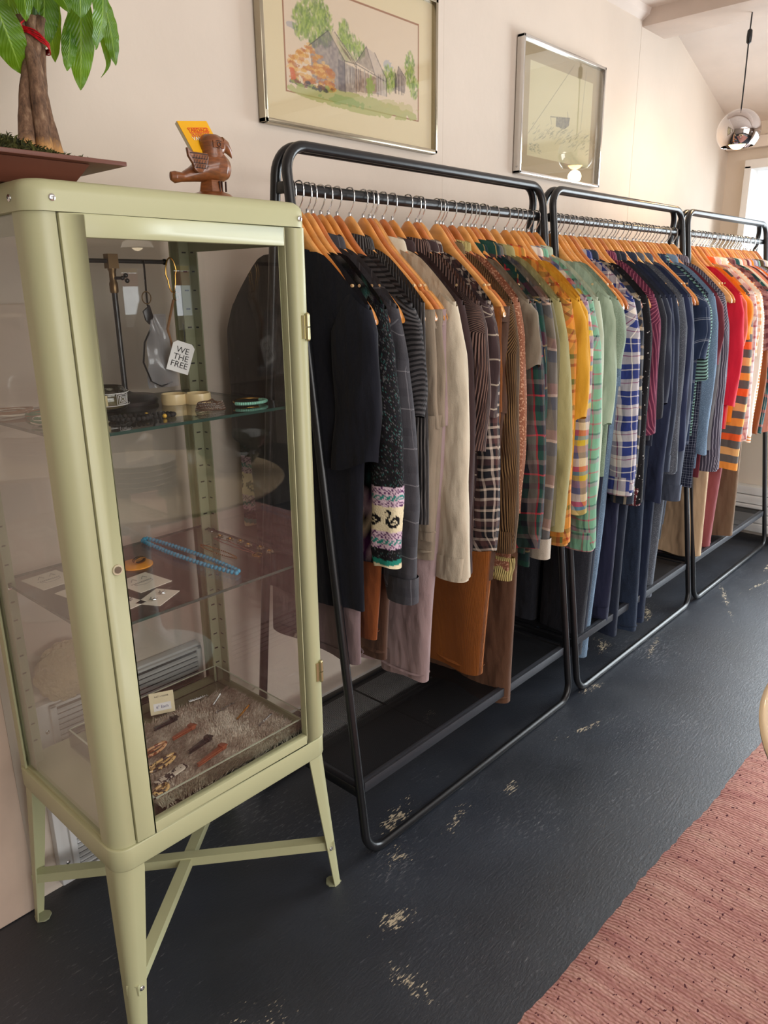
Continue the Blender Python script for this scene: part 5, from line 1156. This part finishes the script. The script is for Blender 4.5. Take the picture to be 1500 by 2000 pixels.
# ------------------------------------------------------------------ on the upper glass shelf
Z1, Z2, Z0 = 1.1802, .8452, .4268
st_ = thing('jewellery_stand', 'black T-bar jewellery stand with bronze clamp on the upper glass shelf', 'stand', (.775, 1.43, Z1))
BRZ = mat('aged_bronze', (120, 96, 66), .35, .8, var=.1)
MB().lathe([(.0001, 0), (.062, 0), (.064, .008), (.058, .016), (.02, .020), (.0065, .026), (.0065, .03)], 36).obj('base', BLACK, st_, angle=50)
MB().tube([(0, 0, .02), (0, 0, .225)], .0055, 14).obj('pole', BLACK, st_)
MB().lathe([(.0075, .218), (.0085, .222), (.0085, .236), (.0068, .240), (.0068, .258), (.0085, .262), (.0085, .268)], 18).box(-.0105, .0105, -.009, .009, .264, .291).obj('clamp', BRZ, st_, angle=50)
MB().tube([(.0, -.005, .246), (.018, -.012, .246)], .003, 8).sphere((.020, -.014, .251), .0048, 10).sphere((.022, -.014, .241), .0048, 10).sphere((.014, -.011, .246), .0045, 10).obj('thumb_screw', BLACK, st_)
MB().tube([(-.085, 0, .278), (.115, 0, .278)], .0042, 12).sphere((.118, 0, .278), .0062, 12).sphere((-.088, 0, .278), .0062, 12).obj('crossbar', BLACK, st_)
# pearl strand over the left end of the bar
pe = thing('pearl_strand', 'long pearl strand hanging from the left end of the jewellery stand', 'necklace', (.70, 1.43, Z1+.14))
PM = mat('pearl', (226, 214, 190), .2, var=.02, coat=.6); pm = MB().sphere((0, 0, 0), .0036, 10).mesh('pearl', PM)
for k in range(30): a = PI*k/29*2; inst(pm, 'pearl', pe, (-.006+.0075*math.sin(a*.5)*0+.006*math.cos(a), -.0082 if k < 15 else .0082, .138-.0088*(k if k < 15 else 29-k)))
bag = thing('lanyard_bag', 'clear plastic bag with a black strap and gold clip hanging from the stand', 'lanyard', (.86, 1.43, Z1+.10))
MB().grid(lambda u, v: ((-.030*(1-.5*v)*(1)+(u)*(.075-.04*v)-.005, -.008+.006*math.sin(u*7+v*4)+.004*math.sin(v*13+u*3), -.075+.15*v), (u, v)), 20, 24).obj('plastic_bag', filmmat('thin_plastic'), bag)
MB().tube([(-.018, -.006, .180), (-.020, -.007, .10), (-.016, -.008, .05), (-.035, -.008, .02), (-.042, -.008, -.02), (-.028, -.008, -.060), (-.005, -.008, -.072), (.02, -.008, -.065)], .0035, 8, rz=.4).obj('strap', BLACK, bag)
MB().prism([(-.034, .082), (-.018, .094), (-.012, .070), (-.022, .055), (-.030, .064)], 'y', -.014, -.009).obj('leather_charm', BLACK, bag, smooth=True, bevel=.001)
MB().tube([(-.022+.010*math.cos(a), -.010, .108+.012*math.sin(a)) for a in [2*PI*k/16 for k in range(16)]], .0012, 6, closed=True).obj('split_ring', BRZ, bag)
MB().tube([(.040+.0115*math.cos(a)*(1.1 if math.sin(a) > 0 else .8), -.010, .152+.034*math.sin(a)) for a in [2*PI*k/24 for k in range(24)]], .0016, 8, closed=True).tube([(.048+.007*math.cos(a), -.010, .110+.008*math.sin(a)) for a in [2*PI*k/16 for k in range(16)]], .0012, 6, closed=True).obj('gold_clip', BRASS, bag)
MB().tube([(.040, -.010, .103), (.020, -.010, .045), (.030, -.010, -.005)], .003, 6).obj('woven_cord', mat('tan_braid', (140, 100, 66), .8), bag)
tg = thing('paper_tag', 'white paper tag reading WE THE FREE on the hanging bag', 'tag', (.890, 1.395, Z1+.087), rot=(0, math.radians(20), math.radians(-20))); tg.scale = (1.22,)*3
MB().prism([(-.019, -.026), (.019, -.026), (.019, .020), (.013, .026), (-.013, .026), (-.019, .020)], 'y', -.0006, .0006).obj('card', WHITE, tg, smooth=False)
INK = mat('black_ink', (28, 27, 30), .7, var=0)
for k, tx in enumerate(('WE', 'THE', 'FREE')): inst(text_mesh(tx, .0145, INK), 'lettering', tg, (0, -.0009, .0115-.0125*k), (PI/2, 0, 0))
MB().tube([(0, 0, .024), (-.004, .004, .042), (-.010, .008, .056)], .0006, 5).obj('string', BLACK, tg)
cand = thing('glass_candle', 'round etched glass candle jar with white square spiral on the upper shelf', 'jar', (.700, 1.375, Z1))
MB().lathe([(.0001, 0), (.036, 0), (.043, .008), (.045, .022), (.042, .038), (.035, .046), (.033, .0465), (.033, .044), (.040, .036), (.042, .022), (.040, .010), (.034, .005), (.0001, .005)], 40).obj('glass_bowl', glassmat('smoky_glass', (.74, .74, .66), 1.6), cand, angle=60)
MB().lathe([(.0001, .006), (.033, .006), (.038, .014), (.0385, .024), (.0001, .026)], 32).obj('wax', mat('cream_wax', (190, 178, 140), .5), cand)
ec = MB()
def onj(a, z): return (.0457*math.cos(a), .0457*math.sin(a), z)
for z in (.013, .036): ec.tube([onj(2*PI*k/48, z) for k in range(48)], .0005, 5, closed=True)
for s_, hh in ((.30, .010), (.22, .0075), (.14, .005), (.07, .0028)):
    c0, zc_ = -PI/2+.35, .0245; P = []
    for a_, b_ in ((-1, -1), (1, -1), (1, 1), (-1, 1)): P.append((c0+s_*a_, zc_+hh*b_))
    Q_ = []
    for i in range(4):
        for k in range(5): t_ = k/5; Q_.append((P[i][0]*(1-t_)+P[(i+1) % 4][0]*t_, P[i][1]*(1-t_)+P[(i+1) % 4][1]*t_))
    ec.tube([onj(*p) for p in Q_], .0005, 5, closed=True)
ec.obj('etched_pattern', WHITE, cand)
MB().grid(lambda u, v: (onj(-PI/2-.75+u*.4, .014+.02*v), (u, v)), 6, 2).obj('paper_label', mat('kraft_label', (196, 182, 140), .8), cand)
def bead_ring(name, label, cat, c, rx, ry, n, r, m, z, a0=0, a1=2*PI, rot=0, group=None, alt=None, wob=0):
    t = thing(name, label, cat, (c[0], c[1], z)); me = MB().sphere((0, 0, 0), r, 10).mesh('bead', m); ma = MB().sphere((0, 0, 0), r*1.02, 10).mesh('bead', alt[0]) if alt else None
    for k in range(n):
        a = a0+(a1-a0)*k/n; x, y = rx*math.cos(a), ry*math.sin(a); X, Y = x*math.cos(rot)-y*math.sin(rot), x*math.sin(rot)+y*math.cos(rot)
        inst(ma if alt and k in alt[1] else me, 'bead', t, (X, Y+wob*math.sin(a*5), r+.0003))
    return t
LAVA = mat('black_lava_bead', (30, 28, 28), .8, bs=.6, bscale=900, bd=.001)
bead_ring('bead_bracelet', 'matt black lava bead bracelet at the front of the upper shelf', 'bracelet', (.672, 1.232), .034, .022, 23, .0044, LAVA, Z1, rot=-.6)
bead_ring('bead_bracelet', 'black bead bracelet with one yellow and one white bead', 'bracelet', (.722, 1.222), .028, .018, 21, .0040, LAVA, Z1, rot=-.5, alt=(mat('yellow_bead', (214, 170, 60), .3), (17, 8)))
CRM = mat('cream_bakelite', (226, 204, 156), .3, var=.01, coat=.3)
for k, (x, y, lab) in enumerate(((.835, 1.345, 'plain cream cuff bangle, left of the touching pair on the shelf'), (.872, 1.318, 'plain cream cuff bangle, right of the touching pair on the shelf'))):
    o = MB().lathe([(.026, 0), (.027, .010), (.026, .021), (.0235, .021), (.0232, .010), (.0235, 0), (.026, 0)], 40).obj('cuff_bangle', CRM, loc=(x, y, Z1+.0002), angle=50); setp(o, lab, 'bangle')
wp = thing('wrap_bracelet', 'brown leather wrap bracelet with silver beads in a coil', 'bracelet', (.835, 1.222, Z1))
sb_ = MB()
for j in range(4):
    for k in range(34): a = 2*PI*k/34+j*.1; sb_.sphere(((.030-.0015*j)*math.cos(a), (.019-.001*j)*math.sin(a), .003+.0035*j+.001*math.sin(a*3+j)), .0017, 6)
sb_.obj('silver_beads', CHROME, wp)['kind'] = 'stuff'
LEA = mat('brown_leather_cord', (84, 56, 38), .6)
ll = MB()
for j in range(5): ll.tube([((.031-.0012*j)*math.cos(2*PI*k/30), (.020-.0012*j)*math.sin(2*PI*k/30), .0015+.0032*j+.0012*math.sin(2*PI*k/30*2+j)) for k in range(30)], .0010, 6, closed=True)
ll.tube([(.004, -.018, .014), (.0, -.008, .021), (-.01, -.002, .016)], .0016, 6).obj('leather_cord', LEA, wp)
tq = thing('stone_bangle', 'gold bangle threaded with pale turquoise beads at the back of the shelf', 'bangle', (.925, 1.215, Z1))
MB().tube([(.036*math.cos(2*PI*k/40), .026*math.sin(2*PI*k/40), .0075+.002*math.sin(2*PI*k/40)) for k in range(40)], .0013, 6, closed=True).obj('gold_wire', BRASS, tq)
tm = MB().sphere((0, 0, 0), .0034, 8).mesh('turquoise_bead', mat('pale_turquoise', (130, 190, 170), .4, var=.1))
for k in range(26): a = PI+.1+(PI+.3)*k/25; inst(tm, 'turquoise_bead', tq, (.036*math.cos(a), .026*math.sin(a), .006))
def cord_coil(label, c, cols, seed, rx=.040, ry=.028):
    t = thing('cord_bracelet', label, 'bracelet', (c[0], c[1], Z1)); R_ = random.Random(seed)
    for j, (cn, cc) in enumerate(cols):
        mm_ = mat(cn, cc, .6)
        P0 = R_.uniform(0, 6)
        MB().tube([((rx+.002*math.sin(j))*math.cos(2*PI*k/36)+.001*math.sin(k+j), (ry+.0022*math.cos(j*2))*math.sin(2*PI*k/36)+.0015*math.sin(k*.7+j), .0014+.0016*j+.0012*math.sin(2*PI*k/36*2+P0)+.0016) for k in range(36)], .0017, 6, closed=True).obj('cord', mm_, t)
WC, BC, GC = ('white_cord', (226, 220, 204)), ('brown_cord', (128, 88, 56)), ('green_cord', (24, 116, 78))
cord_coil('coil of cream and brown waxed cords at the back left of the shelf', (.560, 1.47), [WC, BC, WC, BC, BC], 1)
cord_coil('coil of green and brown waxed cords behind the cabinet post', (.600, 1.40), [GC, BC, GC, GC, BC], 2, .038, .024)
cord_coil('coil of white and green waxed cords nearest the corner post', (.572, 1.315), [WC, WC, GC, GC, WC, GC], 3, .036, .026)

# ------------------------------------------------------------------ on the lower glass shelf
BLU = mat('turquoise_blue_stone', (28, 140, 176), .35, var=.14, vs=60, coat=.3)
nk = thing('turquoise_necklace', 'long bright blue bead necklace laid in a narrow loop on the lower shelf', 'necklace', (.83, 1.36, Z2))
path = []
A0, A1 = Vector((.832, 1.548)), Vector((.846, 1.176))
for k in range(66):
    s = k/65*2
    if s <= 1: p = A0.lerp(A1, s); off = -.018*math.sin(PI*s)**.5
    else: p = A1.lerp(A0, s-1); off = .014*math.sin(PI*(s-1))**.5
    path.append((p.x+off-(.010 if s < 1 else -.004)*0, min(p.y, 1.522)))
me = MB().sphere((0, 0, 0), .0052, 10).mesh('bead', BLU); tot = []
D_ = [Vector(path[0])]
import itertools
dense = [Vector(path[i]).lerp(Vector(path[(i+1) % 66]), k/12) for i in range(66) for k in range(12)]
last = dense[0]; inst(me, 'bead', nk, (last.x-.83, last.y-1.36, .0058))
for p in dense[1:]:
    if (p-last).length >= .0107: last = p; inst(me, 'bead', nk, (p.x-.83, p.y-1.36, .0058))
gn = thing('gold_chain', 'fine gold ball-chain necklace doubled up beside the blue beads', 'necklace', (.90, 1.33, Z2))
gg = MB()
for k in range(60): s = k/60*2*PI; gg.sphere((.009*math.cos(s), .066*math.sin(s)*1.0, .0020), .0019, 6)
gg.obj('gold_beads', BRASS, gn)['kind'] = 'stuff'
pn = thing('pendant_necklace', 'rose cord necklace with round gold filigree pendant', 'necklace', (.945, 1.33, Z2))
MB().tube([(.004, -.07, .001), (.010, -.02, .001), (.014, .05, .001), (.006, .09, .001), (.0, .05, .001), (-.002, -.02, .001), (.001, -.07, .001)], .0009, 6).obj('cord', mat('rose_cord', (150, 96, 84), .6), pn)
MB().lathe([(.0001, 0), (.012, 0), (.0125, .002), (.010, .003), (.008, .002), (.004, .0035), (.0001, .0035)], 20, (0, -.082, .0003)).obj('pendant', BRASS, pn, angle=30)
CRY = mat('smoky_crystal', (150, 140, 120), .08, .6, var=.3, vs=150)
for k, (x, y) in enumerate(((.962, 1.41), (.965, 1.375), (.972, 1.345), (.968, 1.31), (.975, 1.275), (.972, 1.24))):
    t = thing('crystal_earring', 'smoky crystal cluster earring, %s of six from the back of the lower shelf' % NTH[k], 'earring', (x, y, Z2), 0, 'crystal earrings on the lower shelf')
    for j in range(6): a = j*PI/3; MB().sphere((.0065*math.cos(a), .0065*math.sin(a), .0036), .0034, 6).obj('crystal', CRY, t, smooth=False)
    MB().sphere((0, 0, .005), .0048, 8).obj('centre_stone', BRASS, t, smooth=False)
PAP = mat('ivory_card', (222, 214, 198), .75, var=.02)
GRI = mat('grey_ink', (120, 116, 110), .7, var=0)
def ecard(label, c, w, h, rz, style):
    t = thing('earring_card', label, 'card', (c[0], c[1], Z2), rz)
    MB().box(-w/2, w/2, -h/2, h/2, .0002, .0012).obj('card', PAP, t, smooth=False)
    if style == 'logo':
        l = MB(); P = [(-.020, .000), (.020, .000), (.020, -.006), (.011, -.010), (.0, -.013), (-.011, -.010), (-.020, -.006)]
        l.tube([(x, y, .0014) for x, y in P], .0004, 4, closed=True)
        for k in range(11): l.box(-.024+.0044*k, -.0215+.0044*k, .0024, .0050, .0012, .0015)
        l.obj('printed_emblem', GRI, t, smooth=False)
    for s in (-1, 1):
        e = MB()
        if style == 'logo': e.tube([(s*.012-.006, .012, .003), (s*.012, .018, .006), (s*.012+.007, .012, .003)], .0007, 6)
        else:
            for j in range(5): a = j*1.25; e.tube([(s*.016+.003*math.cos(a), .003*math.sin(a), .003), (s*.016+.008*math.cos(a), .007*math.sin(a), .0055), (s*.016+.005*math.cos(a+.8), .005*math.sin(a+.8), .003)], .0010, 6)
        e.obj('earring', CHROME, t)
ecard('ivory card with thin silver earrings at the back left of the lower shelf', (.578, 1.45), .075, .085, .1, 'logo')
ecard('ivory card with leafy silver earrings behind the corner post', (.590, 1.335), .065, .085, .15, 'leaf')
ecard('ivory card with printed emblem and wire earrings beside the blue beads', (.695, 1.295), .075, .085, .12, 'logo')
ecard('small ivory card with two silver leaf earrings at the front edge', (.674, 1.205), .074, .050, .5, 'leaf')
ecard('ivory card partly hidden by the door frame, front left of the lower shelf', (.612, 1.225), .06, .06, .2, 'leaf')
rd = thing('ring_display', 'orange leather disc carrying a dark wrapped ring', 'ring', (.738, 1.395, Z2))
MB().lathe([(.0001, .0003), (.034, .0003), (.034, .003), (.033, .0036), (.0001, .0036)], 36).obj('leather_disc', mat('orange_leather', (224, 146, 40), .5, var=.05), rd, angle=40)
for j in range(4): MB().tube([(.006+.013*math.cos(2*PI*k/20), -.003+.003*j-.005, .011+.006*math.sin(2*PI*k/20)) for k in range(20)], .0012, 6, closed=True).obj('ring_coil', mat('dark_twine', (52, 46, 40), .7) if j % 2 else BRASS, rd)

# ------------------------------------------------------------------ acrylic tray with fur and hair clips
T0, T1, U0, U1 = .590, .985, 1.147, 1.505
tr_ = thing('acrylic_tray', 'clear acrylic tray on the bottom of the cabinet', 'tray', ((T0+T1)/2, (U0+U1)/2, Z0))
tw, th_ = (T1-T0)/2, (U1-U0)/2
for a in ((-tw, tw, -th_, -th_+.004, 0, .045), (-tw, tw, th_-.004, th_, 0, .045), (-tw, -tw+.004, -th_+.004, th_-.004, 0, .045), (tw-.004, tw, -th_+.004, th_-.004, 0, .045)): MB().box(*a).obj('side_wall', ACRY, tr_, smooth=False)
MB().box(-tw+.004, tw-.004, -th_+.004, th_-.004, 0, .003).obj('tray_floor', ACRY, tr_, smooth=False)
EG = mat('acrylic_edge', (196, 204, 182), .2)
for a in ((-tw, tw, -th_, -th_+.004), (-tw, tw, th_-.004, th_), (-tw, -tw+.004, -th_, th_), (tw-.004, tw, -th_, th_)): MB().box(*a, .0451, .0458).obj('rim', EG, tr_, smooth=False)
for s in (-1, 1): MB().tube([(tw+.0005, s*.03, .030), (tw+.004, s*.02, .040), (tw+.004, -s*0.0+s*.005, .043)], .002, 8).obj('handle_clip', ACRY, tr_)
fur = thing('fur_mat', 'grey brown faux fur mat lining the acrylic tray', 'fur', ((T0+T1)/2, (U0+U1)/2, Z0+.0032))
fm, nt, b = newmat('grey_brown_fur'); tc = nd(nt, 'ShaderNodeTexCoord'); n_ = noise(nt, tc.outputs['Object'], 16, 3); n2_ = noise(nt, tc.outputs['Object'], 150, 2)
cc = ramp(nt, math_(nt, 'ADD', math_(nt, 'MULTIPLY', n_, .6), math_(nt, 'MULTIPLY', n2_, .4)), [(.36, lin((140, 120, 104))), (.5, lin((188, 172, 154))), (.62, lin((232, 222, 206)))]); nt.links.new(cc, b.inputs['Base Color']); b.inputs['Roughness'].default_value = .9
MB().grid(lambda u, v: ((-.178+.356*u, -.168+.275*v, .006+.002*math.sin(u*17+v*9)), (u, v)), 40, 34).obj('hide', fm, fur)
hr = MB(); R = random.Random(2)
for k in range(17000):
    x, y = R.uniform(-.180, .180), R.uniform(-.170, .107)+.012*math.sin(k); L_ = R.uniform(.012, .022); a = .6+.9*math.sin(x*22+y*9)+R.uniform(-.7, .7); t_ = R.uniform(.25, .8)
    d = Vector((math.cos(a)*math.cos(t_), math.sin(a)*math.cos(t_)*.7, math.sin(t_)))*L_; p = Vector((x, y, .006)); w_ = Vector((-math.sin(a), math.cos(a), 0))*.00075
    e_ = p+d+Vector((0, 0, -L_*.25)); hr.add([p-w_, p+w_, p+d*.55+w_*.7, p+d*.55-w_*.7, e_], [(0, 1, 2, 3), (3, 2, 4)])
o = hr.obj('fur_pile', fm, fur, smooth=False); o['kind'] = 'stuff'
ZC = Z0+.0205
BKC = mat('black_clip', (26, 25, 28), .25, coat=.4); BRC = mat('copper_brown_clip', (150, 78, 50), .3, coat=.4)
def spot(name, a, b_):
    m, nt, b = newmat(name); tc = nd(nt, 'ShaderNodeTexCoord'); nt.links.new(ramp(nt, noise(nt, tc.outputs['Object'], 110, 2), [(.47, lin(a)), (.50, lin(b_))], 'CONSTANT'), b.inputs['Base Color']); b.inputs['Roughness'].default_value = .25; return m
LEO = spot('tortoiseshell', (60, 40, 28), (214, 176, 118)); COW = spot('black_white_tortoise', (44, 38, 40), (212, 200, 184)); RTS = spot('red_tortoise', (130, 70, 44), (208, 160, 118))
def clip(label, p, q, m, kind):
    p, q = Vector(p), Vector(q); d = q-p; L_ = d.length; t = thing('hair_clip', label, 'hair clip', ((p.x+q.x)/2, (p.y+q.y)/2, ZC), math.atan2(d.y, d.x))
    if kind == 'beak':
        MB().prism([(-L_/2, -.0035), (L_/2-.012, -.007), (L_/2, -.006), (L_/2, .006), (L_/2-.012, .007), (-L_/2, .0035)], 'z', .004, .0065).obj('upper_jaw', m, t, smooth=True, bevel=.0008)
        MB().prism([(-L_/2, -.003), (L_/2-.01, -.006), (L_/2-.01, .006), (-L_/2, .003)], 'z', -.001, .0012).obj('lower_jaw', m, t, smooth=True, bevel=.0006)
        MB().box(L_/2-.018, L_/2-.006, -.008, .008, .0, .010).obj('spring_tab', m, t, smooth=True, bevel=.001)
    elif kind == 'oval':
        P = [(L_/2*math.cos(a), .011*math.sin(a), .004+.002*math.cos(a*2)) for a in [2*PI*k/36 for k in range(36)]]
        MB().tube(P, .0032, 8, closed=True, rz=1).obj('loop', m, t); MB().box(-L_/2, L_/2, -.0022, .0022, .002, .005).obj('tongue', m, t, smooth=True, bevel=.0008)
    elif kind == 'bar':
        MB().prism([(-L_/2, -.010), (L_/2, -.010), (L_/2, .010), (-L_/2, .010)], 'z', .001, .005).obj('plate', m, t, smooth=True, bevel=.002)
    else:
        MB().box(-L_/2, L_/2, -.0022, .0022, .002, .004).obj('pin', m, t, smooth=True, bevel=.0006)
        for k in range(int(L_/.005)): MB().sphere((-L_/2+.005*k, 0, .005), .0021, 6).obj('stone', BRASS if kind == 'gold' else CHROME, t)
clip('black beak clip nearest the price card', (.735, 1.392), (.800, 1.398), BKC, 'beak')
clip('copper brown beak clip beside the upper black clip', (.742, 1.328), (.808, 1.338), BRC, 'beak')
clip('black beak clip in the middle of the fur', (.738, 1.258), (.806, 1.272), BKC, 'beak')
clip('copper brown beak clip nearest the front of the tray', (.724, 1.205), (.808, 1.222), BRC, 'beak')
clip('red tortoiseshell oval clip by the door frame', (.655, 1.318), (.722, 1.325), RTS, 'oval')
clip('yellow tortoiseshell oval clip by the door frame', (.640, 1.262), (.712, 1.272), LEO, 'oval')
clip('black and white mottled bar clip', (.632, 1.213), (.708, 1.226), COW, 'bar')
clip('tortoiseshell oval clip at the front corner', (.612, 1.188), (.645, 1.195), LEO, 'oval')
clip('mottled oval clip behind the door frame', (.662, 1.372), (.700, 1.378), COW, 'oval')
clip('silver stone pin at the back of the fur', (.855, 1.435), (.905, 1.425), CHROME, 'silver')
clip('silver hair pin crossing a dark one', (.885, 1.378), (.930, 1.410), CHROME, 'pin')
clip('silver beaded pin right of the middle', (.868, 1.345), (.925, 1.350), CHROME, 'silver')
clip('gold barred clip near the right of the tray', (.885, 1.285), (.945, 1.315), BRASS, 'gold')
clip('slim silver pin at the right end', (.90, 1.225), (.955, 1.245), CHROME, 'pin')
clip('tortoiseshell oval clip seen through the side glass, farther back', (.608, 1.44), (.660, 1.45), LEO, 'oval')
clip('mottled bar clip seen through the side glass', (.606, 1.40), (.660, 1.405), COW, 'bar')
clip('red tortoiseshell bar clip seen through the side glass', (.604, 1.352), (.655, 1.356), RTS, 'bar')
pc = thing('price_card', 'small cream price card standing on the fur', 'card', (.790, 1.445, Z0+.018), rot=(math.radians(-12), 0, math.radians(-25)))
MB().box(-.028, .028, -.0006, .0006, 0, .052).obj('card', mat('cream_price_card', (226, 214, 178), .8, var=.01), pc, smooth=False)
MB().box(-.020, .020, -.0012, -.0007, .008, .026).obj('white_label', WHITE, pc, smooth=False)
inst(text_mesh('NAT + NOOR', .0052, INK), 'lettering', pc, (0, -.0009, .042), (PI/2, 0, 0)); inst(text_mesh('6" Each', .0095, mat('blue_ink', (70, 80, 130), .7, var=0)), 'lettering', pc, (0, -.0015, .017), (PI/2, 0, 0))
#@@END
